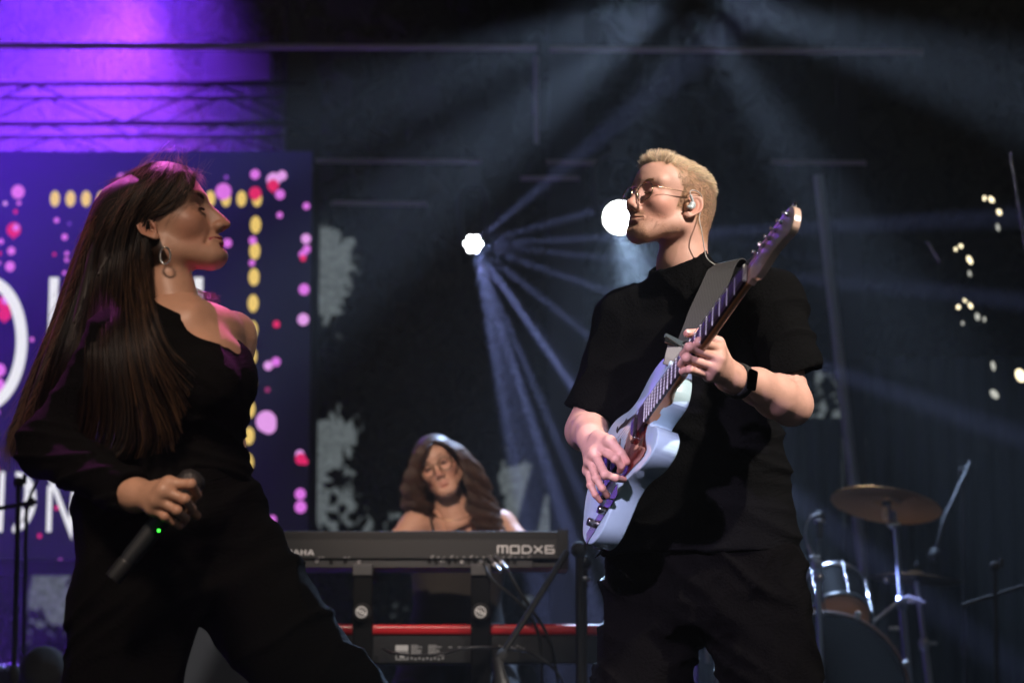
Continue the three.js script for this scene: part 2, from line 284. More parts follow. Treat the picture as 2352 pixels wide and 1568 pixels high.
{ // unseen magenta lamp behind at the left, placed to rim her long hair
  const p = [-2.1, 4.4, -1.4], t = at(150, 660, 4.62), d = t.map((v, i) => v - p[i]);
  lampBody('unseen_wash_lamp', 'magenta lamp over the left wing out of the frame, aimed at the long hair', p, d, 0.09, { c: col(1, 0.2, 0.9), i: 10 });
  spot(along(p, d, 0.06), t, col(1.0, 0.14, 0.85), 75, 4.2, 0.7, 4);
}
{ // row of unseen cold white lamps above the frame, placed for the haze
  const c = col(0.46, 0.64, 1.0), row = [[1340, -40, 16, 36, -0.3, 'unseen cold white lamp above the frame, left of the row, placed to light the haze'], [1450, -42, 22, 36, -0.2, 'unseen cold white lamp above the frame, second from the left, placed to light the haze'], [1575, -50, 30, 40, 0, 'unseen cold white lamp above the frame over the guitarist, placed to light the haze'], [1730, -48, 16, 36, 0.25, 'unseen cold white lamp above the frame, rightmost of the row, placed to light the haze']];
  for (const [px, py, cd, half, lean, say] of row) {
    const p = at(px, py, 9.4), d = [lean, -1, 0.1], s = along(p, d, 0.05);
    lampBody('beam_lamp', say, p, d, 0.07, { c: col(0.75, 0.85, 1), i: 8 });
    spot(s, along(s, [lean, -1, 0.36], 3), c, cd, half, 1, 3);
    if (px === 1575) for (const [qx, qy, dd, k, w] of [[1345, 60, 9.35, 750, 10], [1430, 90, 9.3, 800, 11], [1500, 200, 9.25, 260, 7], [1440, 260, 9.2, 240, 2.6], [1520, 260, 9.1, 420, 2], [1570, 260, 9.1, 200, 1.6], [1640, 260, 9.2, 260, 2.6], [1660, 110, 9.3, 450, 10], [1800, 45, 9.35, 700, 11]]) spot(s, along(s, fwd(s, qx, qy, dd), 3), c, k, w, 1, 3);
  }
}
{ // faceted effect lamp throwing a fan of thin beams
  const p = at(1087, 560, 10), d = fwd(p, 1150, 720, 5);
  lampBody('effect_lamp', 'small faceted lamp throwing a fan of thin blue-white beams, left of the guitarist', p, d, 0.036, { c: col(0.95, 0.98, 1), i: 30, facets: 7 });
  const s = along(p, d, 0.035), c = col(0.34, 0.42, 1.0);
  const rays = [[1290, 505, 10.15, 0.3, 1.8], [1330, 548, 10.1, 0.4, 1.6], [1255, 578, 10.05, 0.4, 1.4], [1290, 632, 9.8, 0.5, 1.5], [1270, 705, 9.7, 0.45, 1.6], [1230, 765, 9.8, 1.7, 1.5], [1190, 800, 9.6, 0.9, 1.2], [1158, 775, 9.6, 1.4, 1.4], [1120, 740, 9.6, 0.7, 1.4], [1175, 930, 9.3, 0.25, 3.2], [1300, 850, 9.4, 0.06, 3.0], [1230, 440, 10.1, 0.08, 4.0]];
  for (const [px, py, dd, k, w] of rays) spot(s, along(s, fwd(s, px, py, dd), 3), c, 10000 * k, w, 0.6, 0.6);
}
{ // moving head behind the guitarist's face
  const p = at(1424, 500, 10), d = fwd(p, 1500, 690, 7.2);
  lampBody('beam_lamp', 'round glaring white lamp directly behind the guitarist face', p, d, 0.066, { c: col(0.96, 1, 0.97), i: 30 });
  const s = along(p, d, 0.03);
  spot(s, along(s, fwd(s, 1478, 700, 8.3), 3), col(0.45, 0.66, 1.0), 3800, 3.6, 0.4, 2);
  spot(s, along(s, fwd(s, 1905, 604, 9.2), 3), col(0.34, 0.42, 1.0), 800, 1.3, 0.6, 0.6);
  spot(s, along(s, fwd(s, 1500, 640, 8.6), 3), col(0.45, 0.64, 1.0), 300, 12, 1, 2);
}
lampBody('unseen_front_lamp', 'unseen warm white lamp at the front right, placed to light the guitarist', KEY.map((v, i) => v - [0.42 - 2.7, 1.45 - 4.3, -2.2][i] * 0.02), [0.42 - 2.7, 1.45 - 4.3, -2.2], 0.1, null);
lampBody('unseen_front_lamp', 'unseen warm lamp over the stage centre, placed to light the keyboards', FRONT1, sub0([-0.1, 1.15, -2.5], FRONT1), 0.1, null);
lampBody('unseen_front_lamp', 'unseen warm lamp over the stage right, placed to light the drums', FRONT2, sub0([1.35, 0.95, -3], FRONT2), 0.1, null);
lampBody('unseen_front_lamp', 'unseen soft warm lamp at the front left, standing in for bounced light on the singer', FRONT3, sub0([-0.62, 1.4, 0.75], FRONT3), 0.1, null);
lampBody('unseen_front_lamp', 'unseen violet lamp at the front left, placed to light the guitar', WASH.map((v, i) => v - [1.8, -2.58, -4.75][i] * 0.02), [1.8, -2.58, -4.75], 0.1, null);
// small glowing beads standing in for the blurred light points, right edge
{
  const g = new THREE.SphereGeometry(1, 12, 8), m = [new THREE.MeshStandardMaterial({ color: 0, emissive: col(1, 0.86, 0.55), emissiveIntensity: 2.4 }), new THREE.MeshStandardMaterial({ color: 0, emissive: col(0.8, 0.8, 0.7), emissiveIntensity: 0.7 })];
  const pts = [[2262, 455, 9, 0], [2278, 458, 11, 0], [2296, 487, 9, 0], [2293, 522, 10, 1], [2196, 572, 7, 0], [2208, 565, 7, 0], [2228, 597, 13, 0], [2228, 628, 8, 1], [2202, 705, 8, 0], [2217, 690, 7, 0], [2230, 702, 9, 0], [2246, 727, 10, 1], [2262, 733, 9, 1], [2285, 905, 17, 1], [2345, 862, 20, 0], [2282, 840, 13, 1], [2212, 742, 7, 1]];
  const say = ['topmost bright light point of the right-edge cluster, left of a pair', 'topmost bright light point of the right-edge cluster, right of a pair', 'light point just below the topmost pair at the right edge', 'dim light point hanging under the top right cluster', 'leftmost small light point of the second cluster at the right edge', 'small light point beside the leftmost one in the second right-edge cluster', 'largest and brightest light point of the second right-edge cluster', 'dim light point below the brightest one of the second cluster', 'left light point of the third cluster at the right edge', 'upper light point of the third cluster at the right edge', 'bright right-hand light point of the third right-edge cluster', 'dim light point at the lower right of the third cluster', 'dimmest end of the row in the third right-edge cluster', 'large dull light blob low at the right, above the curtain', 'large bright light blob cut by the right picture edge', 'dull light blob left of the one at the picture edge', 'faint light point at the bottom of the third right-edge cluster'];
  for (const [n, [px, py, r, k]] of pts.entries()) {
    const p = at(px, py, 9.3), o = new THREE.Mesh(g, m[k]); o.name = numbered('glow_point'); o.position.set(...p); { const w = r * 9.3 / FP * 0.72; o.scale.set(w * (0.5 + 0.25 * ((n * 7) % 3) / 2), w * (0.9 + 0.3 * ((n * 5) % 4) / 3), w * 0.6); o.rotation.z = 0.2 + 0.25 * ((n * 3) % 4 - 1); } scene.add(o);
    tag(o, say[n], 'light', 'blurred light points at the right edge');
  }
}

// ---------- modelling of bodies: distance fields meshed as one surface ----------
const len3 = (x, y, z) => Math.sqrt(x * x + y * y + z * z);
const smin = (a, b, k) => { const h = Math.max(k - Math.abs(a - b), 0) / k; return Math.min(a, b) - h * h * k * 0.25; };
const smax = (a, b, k) => -smin(-a, -b, k);
const sph = (c, r) => (x, y, z) => len3(x - c[0], y - c[1], z - c[2]) - r;
function ell(c, r) {
  return (x, y, z) => { x -= c[0]; y -= c[1]; z -= c[2]; const a = x / r[0], b = y / r[1], d = z / r[2], k0 = len3(a, b, d), k1 = len3(a / r[0], b / r[1], d / r[2]); return k1 < 1e-9 ? -Math.min(...r) : k0 * (k0 - 1) / k1; };
}
function cap(a, b, ra, rb = ra) {
  const dx = b[0] - a[0], dy = b[1] - a[1], dz = b[2] - a[2], L = dx * dx + dy * dy + dz * dz || 1e-9;
  return (x, y, z) => { const px = x - a[0], py = y - a[1], pz = z - a[2], t = clamp((px * dx + py * dy + pz * dz) / L); return len3(px - dx * t, py - dy * t, pz - dz * t) - (ra + (rb - ra) * t); };
}
// a bone whose section is an oval: squeezed by `flat` along direction n
function oval(a, b, ra, rb, n, flat) {
  n = vec(n).normalize().toArray(); const f = cap([0, 0, 0], [0, 0, 0], 1), d = [b[0] - a[0], b[1] - a[1], b[2] - a[2]], L = d[0] * d[0] + d[1] * d[1] + d[2] * d[2];
  return (x, y, z) => {
    let px = x - a[0], py = y - a[1], pz = z - a[2]; const t = clamp((px * d[0] + py * d[1] + pz * d[2]) / L);
    px -= d[0] * t; py -= d[1] * t; pz -= d[2] * t; const w = px * n[0] + py * n[1] + pz * n[2], k = w / flat - w;
    px += n[0] * k; py += n[1] * k; pz += n[2] * k; const l = len3(px, py, pz), r = ra + (rb - ra) * t;
    const l0 = len3(px - n[0] * k, py - n[1] * k, pz - n[2] * k);
    return l < 1e-6 ? -r * flat : (l - r) * (l0 / l < flat ? flat : l0 / l);
  };
}
const chain = (pts, rs, k) => { const f = pts.slice(1).map((p, i) => cap(pts[i], p, rs[i], rs[i + 1])); return (x, y, z) => { let d = f[0](x, y, z); for (let i = 1; i < f.length; i++) d = k ? smin(d, f[i](x, y, z), k) : Math.min(d, f[i](x, y, z)); return d; }; };
function blend(list) { // [field, k]; a negative k cuts
  return (x, y, z) => { let d = 9; for (const [f, k] of list) { const e = f(x, y, z); d = k < 0 ? smax(d, -e, -k) : k ? smin(d, e, k) : Math.min(d, e); } return d; };
}
// naive surface nets on a grid with empty blocks skipped
function skin(f, lo, hi, h, color) {
  const n = lo.map((v, i) => Math.ceil((hi[i] - v) / h) + 2), B = 6, nx = n[0], ny = n[1], nz = n[2], F = new Float32Array(nx * ny * nz), id = (i, j, k) => i + nx * (j + ny * k);
  for (let K = 0; K < nz; K += B) for (let J = 0; J < ny; J += B) for (let I = 0; I < nx; I += B) {
    const c = f(lo[0] + (I + B / 2 - 0.5) * h, lo[1] + (J + B / 2 - 0.5) * h, lo[2] + (K + B / 2 - 0.5) * h), far = Math.abs(c) > B * h * 1.45;
    for (let k = K; k < Math.min(K + B, nz); k++) for (let j = J; j < Math.min(J + B, ny); j++) for (let i = I; i < Math.min(I + B, nx); i++) F[id(i, j, k)] = far ? c : f(lo[0] + i * h, lo[1] + j * h, lo[2] + k * h);
  }
  const V = new Int32Array(nx * ny * nz).fill(-1), pos = [], idx = [];
  for (let k = 0; k < nz - 1; k++) for (let j = 0; j < ny - 1; j++) for (let i = 0; i < nx - 1; i++) {
    let m = 0, sx = 0, sy = 0, sz = 0, c = 0; const v = [];
    for (let q = 0; q < 8; q++) { const g = F[id(i + (q & 1), j + (q >> 1 & 1), k + (q >> 2))]; v.push(g); if (g < 0) m |= 1 << q; }
    if (m === 0 || m === 255) continue;
    for (let q = 0; q < 8; q++) for (let b = 1; b < 8; b <<= 1) if (!(q & b)) { const p = q | b; if ((m >> q & 1) !== (m >> p & 1)) { const t = v[q] / (v[q] - v[p]); sx += (q & 1) + (b === 1 ? t : 0); sy += (q >> 1 & 1) + (b === 2 ? t : 0); sz += (q >> 2) + (b === 4 ? t : 0); c++; } }
    V[id(i, j, k)] = pos.length / 3; pos.push(lo[0] + (i + sx / c) * h, lo[1] + (j + sy / c) * h, lo[2] + (k + sz / c) * h);
  }
  const quad = (a, b, c, d, flip) => { if (a < 0 || b < 0 || c < 0 || d < 0) return; flip ? idx.push(a, c, b, a, d, c) : idx.push(a, b, c, a, c, d); };
  for (let k = 1; k < nz - 1; k++) for (let j = 1; j < ny - 1; j++) for (let i = 1; i < nx - 1; i++) {
    const s = F[id(i, j, k)] < 0;
    if (s !== F[id(i + 1, j, k)] < 0) quad(V[id(i, j - 1, k - 1)], V[id(i, j, k - 1)], V[id(i, j, k)], V[id(i, j - 1, k)], !s);
    if (s !== F[id(i, j + 1, k)] < 0) quad(V[id(i - 1, j, k - 1)], V[id(i - 1, j, k)], V[id(i, j, k)], V[id(i, j, k - 1)], !s);
    if (s !== F[id(i, j, k + 1)] < 0) quad(V[id(i - 1, j - 1, k)], V[id(i, j - 1, k)], V[id(i, j, k)], V[id(i - 1, j, k)], !s);
  }
  const N = new Float32Array(pos.length), C = color && new Float32Array(pos.length), e = h * 0.6;
  for (let q = 0; q < pos.length; q += 3) {
    let x = pos[q], y = pos[q + 1], z = pos[q + 2];
    let gx = f(x + e, y, z) - f(x - e, y, z), gy = f(x, y + e, z) - f(x, y - e, z), gz = f(x, y, z + e) - f(x, y, z - e), l = len3(gx, gy, gz) || 1;
    const d = clamp(f(x, y, z) * 2 * e / l, -h * 0.4, h * 0.4); gx /= l; gy /= l; gz /= l;
    pos[q] = x -= gx * d; pos[q + 1] = y -= gy * d; pos[q + 2] = z -= gz * d;
    N[q] = gx; N[q + 1] = gy; N[q + 2] = gz;
    if (C) { const c = color(x, y, z); C[q] = c[0]; C[q + 1] = c[1]; C[q + 2] = c[2]; }
  }
  const g = new THREE.BufferGeometry();
  g.setAttribute('position', new THREE.Float32BufferAttribute(pos, 3)); g.setAttribute('normal', new THREE.BufferAttribute(N, 3)); if (C) g.setAttribute('color', new THREE.BufferAttribute(C, 3)); g.setIndex(idx);
  const U = new Float32Array(pos.length / 3 * 2); for (let q = 0; q < pos.length / 3; q++) { U[q * 2] = (pos[q * 3] + 0.6 * pos[q * 3 + 2]) * 10; U[q * 2 + 1] = (pos[q * 3 + 1] + 0.25 * pos[q * 3 + 2]) * 10; } g.setAttribute('uv', new THREE.BufferAttribute(U, 2));
  return g;
}
const bounds = (pts, pad) => { const lo = [9, 9, 9], hi = [-9, -9, -9]; for (const p of pts) for (let i = 0; i < 3; i++) { lo[i] = Math.min(lo[i], p[i] - pad); hi[i] = Math.max(hi[i], p[i] + pad); } return [lo, hi]; };

// many hair strands as thin three-sided tubes
function strands(list) {
  const pos = [], nor = [], idx = [], colr = [], t = new THREE.Vector3(), s = new THREE.Vector3(), u = new THREE.Vector3();
  for (const { p, r0, r1, c: tone } of list) {
    const n = p.length, base = pos.length / 3;
    for (let i = 0; i < n; i++) {
      t.subVectors(p[Math.min(i + 1, n - 1)], p[Math.max(i - 1, 0)]).normalize(); s.set(0.31, 0.2, 0.93).cross(t).normalize(); u.crossVectors(t, s);
      const r = lerp(r0, r1, i / (n - 1));
      for (let k = 0; k < 3; k++) { const a = k * 2.0944, c = Math.cos(a), d = Math.sin(a), x = s.x * c + u.x * d, y = s.y * c + u.y * d, z = s.z * c + u.z * d; pos.push(p[i].x + x * r, p[i].y + y * r, p[i].z + z * r); nor.push(x, y, z); if (tone) colr.push(...tone); }
      if (i) for (let k = 0; k < 3; k++) { const a = base + (i - 1) * 3 + k, b = base + (i - 1) * 3 + (k + 1) % 3; idx.push(a, b, b + 3, a, b + 3, a + 3); }
    }
  }
  const g = new THREE.BufferGeometry(); g.setAttribute('position', new THREE.Float32BufferAttribute(pos, 3)); g.setAttribute('normal', new THREE.Float32BufferAttribute(nor, 3)); if (colr.length) g.setAttribute('color', new THREE.Float32BufferAttribute(colr, 3)); g.setIndex(idx);
  return g;
}

// ---------- head: forward +x, up +y; ears at z = +-0.078 ----------
function headField(o = {}) {
  const sh = o.short ?? 0, nb = o.noseBridge ?? 0, nl = o.noseLen ?? 0, ch = o.chin ?? 0, w = o.width ?? 1, jw = o.jaw ?? 1, sm = o.smile ?? 0;
  const body = blend([
    [ell([-0.014, 0.04, 0], [0.098, 0.08, 0.075 * w]), 0], [ell([-0.045, 0.0, 0], [0.055, 0.06, 0.06 * w]), 0.03], [ell([0.029, 0.044, 0], [0.067, 0.058, 0.063 * w]), 0.03],
    [ell([0.034, -0.02, 0], [0.052, 0.062, 0.056 * w]), 0.025],
    [ell([0.066, -0.06, 0], [0.026, 0.034, 0.033]), 0.025],
    [ell([0.073 + ch, -0.099, 0], [0.02, 0.018, 0.021]), 0.025],
  ]);
  const jawF = cap([-0.004, -0.048, 0.05 * w * jw], [0.064 + ch, -0.095, 0.016], 0.021, 0.019), cheek = ell([0.056, -0.02 + sm * 0.004, 0.04 * w], [0.026, 0.02 + sm * 0.004, 0.022]), bf = o.brow ?? 0, brow = cap([0.083 + bf, 0.029 - bf * 0.5, 0.006], [0.071 + bf * 0.5, 0.033, 0.046], 0.0105, 0.0095);
  const socket = ell([0.1, 0.006, 0.032], [0.02, 0.012, 0.019]), ball = ell([0.0735, 0.003, 0.0315], [0.0135, 0.0125, 0.0145]);
  const ridgeFill = cap([0.079, 0.006, 0], [0.0965 + nl * 0.6, -0.034, 0], 0.0075, 0.0125), bridge = cap([0.0865 + nb, 0.014, 0], [0.1085 + nl, -0.028, 0], 0.0075, 0.0088), tip = ell([0.1115 + nl, -0.0335 + (o.noseUp ?? 0), 0], [0.0098, 0.009, 0.0102]), ala = ell([0.0995 + nl * 0.7, -0.039, 0.0115], [0.0115, 0.0082, 0.0075]), nostril = ell([0.1045 + nl, -0.0465, 0.0065], [0.0065, 0.005, 0.0035]);
  const cy = -0.0655 + sm * 0.007, cx = 0.082 - sm * 0.002, cz = 0.0235 + sm * 0.0035;
  const upper = chain([[0.0945, -0.0612, 0], [0.0925, -0.0612, 0.009], [cx + 0.001, cy, cz]], [0.0048, 0.0045, 0.0025]), lower = chain([[0.0915, -0.0715, 0], [0.0895, -0.0708, 0.011], [cx, cy - 0.001, cz]], [0.0062, 0.0055, 0.0025]), slit = chain([[0.1, -0.0662, 0], [0.0965, -0.0662, 0.01], [cx + 0.0035, cy - 0.0005, cz + 0.002]], [0.0014, 0.0014, 0.0014]);
  const fold = chain([[0.092, -0.043, 0.02], [0.082, -0.056, 0.031], [0.073, -0.068, 0.035]], [0.0012, 0.0012, 0.0008]);
  const under = ell([0.094, -0.0835, 0], [0.008, 0.006, 0.016]);
  // ear, in its own tilted coordinates
  const ear = (x, y, z) => {
    const es = o.earSize ?? 1; let ex = (x + 0.012) / es, ey = (y + 0.004) / es, ez = (z - 0.0735 * w - 0.004) / es; const c = 0.97, s = 0.24; // leaning back
    const u = ex * c + ey * s, v = -ex * s + ey * c; ez -= clamp(-u * 0.55, -0.006, 0.014);
    const rx = v > -0.006 ? 0.0175 : lerp(0.0175, 0.0105, clamp((-0.006 - v) / 0.02)), a = u / rx, b = v / 0.03, q = Math.sqrt(a * a + b * b) || 1e-6, dist = (q - 1) * 0.0175;
    const rim = len3(Math.max(-9, dist + 0.0025), ez - 0.003, 0) - 0.0032;
    const plate = Math.max(dist, Math.abs(ez + 0.002) - 0.0028);
    let d = smin(rim, plate, 0.003);
    const anti = len3((Math.sqrt((u - 0.001) ** 2 / 0.0001 + (v + 0.002) ** 2 / 0.00036) - 1) * 0.01, ez - 0.001, 0) - 0.0022;
    d = smin(d, anti, 0.003);
    const concha = ell([0.004, -0.004, 0.003], [0.0075, 0.011, 0.0055])(u, v, ez);
    d = smax(d, -concha, 0.002);
    const trag = len3(u - 0.013, (v + 0.004) * 0.8, ez - 0.001) - 0.0045;
    d = smin(d, trag, 0.003);
    const lobe = len3((u - 0.004) * 1.1, v + 0.0255, (ez + 0.0005) * 1.4) - 0.0072;
    return smin(d, lobe, 0.005) * es;
  };
  const f = (x, y, z) => {
    if (sh && y < -0.04) y = -0.04 + (y + 0.04) * (1 + sh * smooth(0.0, 0.03, x));
    const a = Math.abs(z); let d = body(x, y, z);
    d = smin(d, jawF(x, y, a), 0.03); d = smin(d, cheek(x, y, a), 0.022); d = smin(d, brow(x, y, a), 0.016);
    if (x > 0.04) {
      d = smax(d, -socket(x, y, a), 0.014); d = smin(d, ball(x, y, a), 0.005);
      d = smin(d, ridgeFill(x, y, a), 0.012); d = smin(d, bridge(x, y, a), 0.013); d = smin(d, tip(x, y, a), 0.008); d = smin(d, ala(x, y, a), 0.006); d = smax(d, -nostril(x, y, a), 0.003);
      d = smax(d, -under(x, y, a), 0.008);
      d = smin(d, upper(x, y, a), 0.006); d = smin(d, lower(x, y, a), 0.006); d = smax(d, -slit(x, y, a), 0.0025);
      if (sm > 0.5) d = smax(d, -fold(x, y, a), 0.012);
    }
    if (a > 0.05 && Math.abs(x) < 0.06) d = smin(d, ear(x, y, a), 0.005);
    return d;
  };
  f.lips = (x, y, a) => Math.min(upper(x, y, a), lower(x, y, a));
  f.ball = ball; f.ear = ear; f.corner = [cx, cy, cz];
  return f;
}
// the colours of a face: what grows on it or shows through the skin
function headColor(f, o) {
  const base = o.skin, lip = o.lip, beard = o.beard ?? 0;
  return (x, y, z) => {
    const a = Math.abs(z), n = 0.5 + 0.5 * fbm(x * 60, y * 60, z * 60, 3), m = 0.93 + 0.14 * n; let c = base.map((v) => v * m);
    const red = Math.max(0.55 * smooth(0.05, 0.02, len3(x - 0.065, y + 0.03, a - 0.045)), 0.6 * smooth(0.022, 0.01, len3(x - 0.11, y + 0.034, a)), a > 0.07 ? 0.8 * smooth(0.03, 0.0, Math.abs(y + 0.004)) * (x > -0.045 && x < 0.02 ? 1 : 0) : 0);
    c = [c[0] * (1 - 0.02 * red), c[1] * (1 - 0.26 * red), c[2] * (1 - 0.28 * red)];
    if (beard && x > -0.02) {
      const jawline = smooth(-0.035, -0.06, y + 0.35 * (0.03 - x) * (x < 0.03 ? 1 : 0)), chinArea = smooth(0.045, 0.025, len3(x - 0.085, (y + 0.095) * 0.9, a * 0.8)), stache = smooth(0.012, 0.006, Math.abs(y + 0.053 - 0.3 * a * 0.3)) * smooth(0.032, 0.022, a) * (x > 0.07 ? 1 : 0);
      const g = clamp((0.35 * jawline + 0.4 * chinArea + 0.55 * stache) * beard * (0.8 + 0.4 * n)); c = c.map((v, i) => lerp(v, o.beardColor[i], g));
    }
    if (x > 0.06) { const l = smooth(0.0012, -0.0006, f.lips(x, y, a)); c = c.map((v, i) => lerp(v, lip[i], l)); const e = smooth(0.002, 0.0, f.ball(x, y, a)) * 0.3; c = [c[0] * (1 - e * 0.4), c[1] * (1 - e * 0.6), c[2] * (1 - e * 0.5)]; }
    if (o.scalp) { const k = o.scalp(x, y, z); c = c.map((v, i) => lerp(v, o.hairColor[i], k)); }
    return c;
  };
}
// a matrix for a head: forward direction turned by yaw about y, raised by pitch, leaned by roll about its own forward axis
function headMatrix(pos, yaw, pitch, roll, s = 1) {
  const m = new THREE.Matrix4().makeRotationY(yaw).multiply(new THREE.Matrix4().makeRotationZ(pitch)).multiply(new THREE.Matrix4().makeRotationX(roll)).scale(new THREE.Vector3(s, s, s));
  return m.setPosition(...pos);
}
function makeHead(o, M, neckWorld) { // neckWorld: [[point, radius], ...] blended under the skull
  const f0 = headField(o), inv = M.clone().invert(), s = o.scale ?? 1, n = neckWorld.map(([p, r]) => [vec(p).applyMatrix4(inv).toArray(), r / s]);
  const neck = chain(n.map((q) => q[0]), n.map((q) => q[1]), 0.02);
  const mast = o.sterno ? chain(o.sterno.map((p) => vec(p).applyMatrix4(inv).toArray()), o.sterno.map(() => 0.011 / s)) : null;
  const f = (x, y, z) => { let e = neck(x, y, z); if (mast) e = smin(e, mast(x, y, z), 0.02); return smin(f0(x, y, z), e, 0.022); };
  const low = Math.min(...n.map((q) => q[0][1])) - 0.03, xs = n.map((q) => q[0][0]), zs = n.map((q) => q[0][2]), pad = Math.max(...n.map((q) => q[1])) + 0.01;
  const g = skin(f, [Math.min(-0.125, ...xs.map((v) => v - pad)), low, Math.min(-0.105, ...zs.map((v) => v - pad))], [Math.max(0.14, ...xs.map((v) => v + pad)), 0.135, Math.max(0.105, ...zs.map((v) => v + pad))], o.cell ?? 0.0026, headColor(f0, o));
  g.applyMatrix4(M); g.userData.f = f0;
  return { geo: g, f: f0, inv };
}
// ---------- hand from its joints: {wrist, mcp: [4], fingers: [[pip, dip, tip] x 4], thumb: [cmc, mcp, ip, tip]} ----------
function handField(h, r = 1) {
  const L = []; h.mcp.forEach((p, i) => L.push([cap(h.wrist, p, 0.0165 * r, [0.0115, 0.0115, 0.011, 0.0105][i] * r), i ? 0.018 : 0]));
  for (let i = 0; i < 3; i++) L.push([cap(h.mcp[i], h.mcp[i + 1], 0.0105 * r, 0.0105 * r), 0.012]);
  L.push([chain([h.thumb[0], h.thumb[1]], [0.015 * r, 0.0125 * r]), 0.02]);
  const palm = blend(L), fs = h.fingers.map((q, i) => { const p = [h.mcp[i], ...q], k = [1, 1.02, 0.97, 0.85][i] * r; return blend([[cap(p[0], p[1], 0.0098 * k, 0.0086 * k), 0], [cap(p[1], p[2], 0.0087 * k, 0.0075 * k), 0.003], [cap(p[2], p[3], 0.0076 * k, 0.0066 * k), 0.003], [sph(p[1], 0.0092 * k), 0.004]]); });
  const th = blend([[cap(h.thumb[1], h.thumb[2], 0.0115 * r, 0.0098 * r), 0], [cap(h.thumb[2], h.thumb[3], 0.0098 * r, 0.0078 * r), 0.003]]);
  return (x, y, z) => { let d = palm(x, y, z), e = 9; for (const f of fs) e = smin(e, f(x, y, z), 0.0022); e = smin(e, th(x, y, z), 0.0025); return smin(d, e, 0.008); };
}
function makeHand(h, arm, rs, o) { // arm: points from wrist to elbow
  const hf = handField(h, o.r ?? 1), af = chain([h.wrist, ...arm], rs, 0.02), f = (x, y, z) => smin(hf(x, y, z), af(x, y, z), 0.02);
  const end = arm[arm.length - 1], [lo, hi] = bounds([h.wrist, ...h.mcp, ...h.fingers.flat(), ...h.thumb, ...arm], o.pad ?? 0.03), tips = [...h.fingers.map((q) => q[2]), h.thumb[3]], kn = [...h.mcp, ...h.fingers.map((q) => q[0]), ...h.fingers.map((q) => q[1])];
  return skin(f, lo, hi, o.cell ?? 0.003, (x, y, z) => {
    let red = 0; for (const p of tips) red = Math.max(red, smooth(0.02, 0.004, len3(x - p[0], y - p[1], z - p[2]))); for (const p of kn) red = Math.max(red, 0.6 * smooth(0.014, 0.004, len3(x - p[0], y - p[1], z - p[2])));
    const n = 0.9 + 0.2 * (0.5 + 0.5 * fbm(x * 45, y * 45, z * 45, 3)); return [o.skin[0] * n, o.skin[1] * n * (1 - 0.2 * red), o.skin[2] * n * (1 - 0.22 * red)];
  });
}
const nail = (tip, dip, up, r = 0.0058) => { const d = vec(tip).sub(vec(dip)).normalize(), u = vec(up).addScaledVector(d, -vec(up).dot(d)).normalize(), s = d.clone().cross(u); const g = new THREE.SphereGeometry(1, 12, 8).scale(r * 0.9, r * 1.15, r * 0.35); return g.applyMatrix4(new THREE.Matrix4().makeBasis(s, d, u).setPosition(...vec(tip).addScaledVector(u, r * 0.95).toArray())); };
const skinBump = noiseTex(512, (u, v) => 0.5 + 0.3 * fbm(u * 40, v * 40, 3, 4)), weave = noiseTex(512, (u, v) => 0.5 + 0.22 * Math.sin(u * 6.283 * 100) * Math.sin(v * 6.283 * 100) + 0.5 * fbm(u * 14, v * 14, 1, 4));
const cloth = (c, k = 0.25) => std(c, 0.85, 0, { specularIntensity: k, bumpMap: weave, bumpScale: 0.0022 });
const skinMat = (rough = 0.5) => new THREE.MeshPhysicalMaterial({ color: 0xffffff, vertexColors: true, roughness: rough, specularIntensity: 0.8, sheen: 0.15, sheenColor: col(1, 0.6, 0.5), sheenRoughness: 0.6, bumpMap: skinBump, bumpScale: 0.0004 });
function joinSkin(list, base) { // one surface out of head, hands and trunk
  return mergeGeometries(list.map((g) => { const o = new THREE.BufferGeometry(); o.setAttribute('position', g.attributes.position); o.setAttribute('normal', g.attributes.normal); o.setAttribute('color', g.attributes.color ?? new THREE.Float32BufferAttribute(new Array(g.attributes.position.count).fill(base).flat(), 3)); o.setAttribute('uv', g.attributes.uv); o.setIndex(g.index); return o; }));
}
// offset copy of a polyline by smooth noise
const spline = (pts, n) => new THREE.CatmullRomCurve3(pts.map(vec)).getPoints(n);

const hairMat = (rough = 0.38) => new THREE.MeshPhysicalMaterial({ color: 0xffffff, vertexColors: true, roughness: rough, specularIntensity: 1.0 });
// points on a mesh in its own coordinates, spread evenly, with normals
function scatter(geo, n, rand, keep) {
  const p = geo.attributes.position, q = geo.attributes.normal, ix = geo.index.array, cum = [], a = new THREE.Vector3(), b = new THREE.Vector3(), c = new THREE.Vector3(); let s = 0;
  for (let i = 0; i < ix.length; i += 3) { a.fromBufferAttribute(p, ix[i]); b.fromBufferAttribute(p, ix[i + 1]).sub(a); c.fromBufferAttribute(p, ix[i + 2]).sub(a); a.addScaledVector(b, 0.333).addScaledVector(c, 0.333); s += keep(a.x, a.y, a.z) ? b.cross(c).length() : 0; cum.push(s); }
  const out = [];
  for (let k = 0; k < n; k++) {
    const t = rand() * s; let lo = 0, hi = cum.length - 1; while (lo < hi) { const m = lo + hi >> 1; cum[m] < t ? lo = m + 1 : hi = m; }
    let u = rand(), v = rand(); if (u + v > 1) { u = 1 - u; v = 1 - v; } const i = lo * 3, A = ix[i], B = ix[i + 1], C = ix[i + 2];
    const mix = (at) => new THREE.Vector3().fromBufferAttribute(at, A).multiplyScalar(1 - u - v).addScaledVector(new THREE.Vector3().fromBufferAttribute(at, B), u).addScaledVector(new THREE.Vector3().fromBufferAttribute(at, C), v);
    out.push([mix(p), mix(q).normalize()]);
  }
  return out;
}
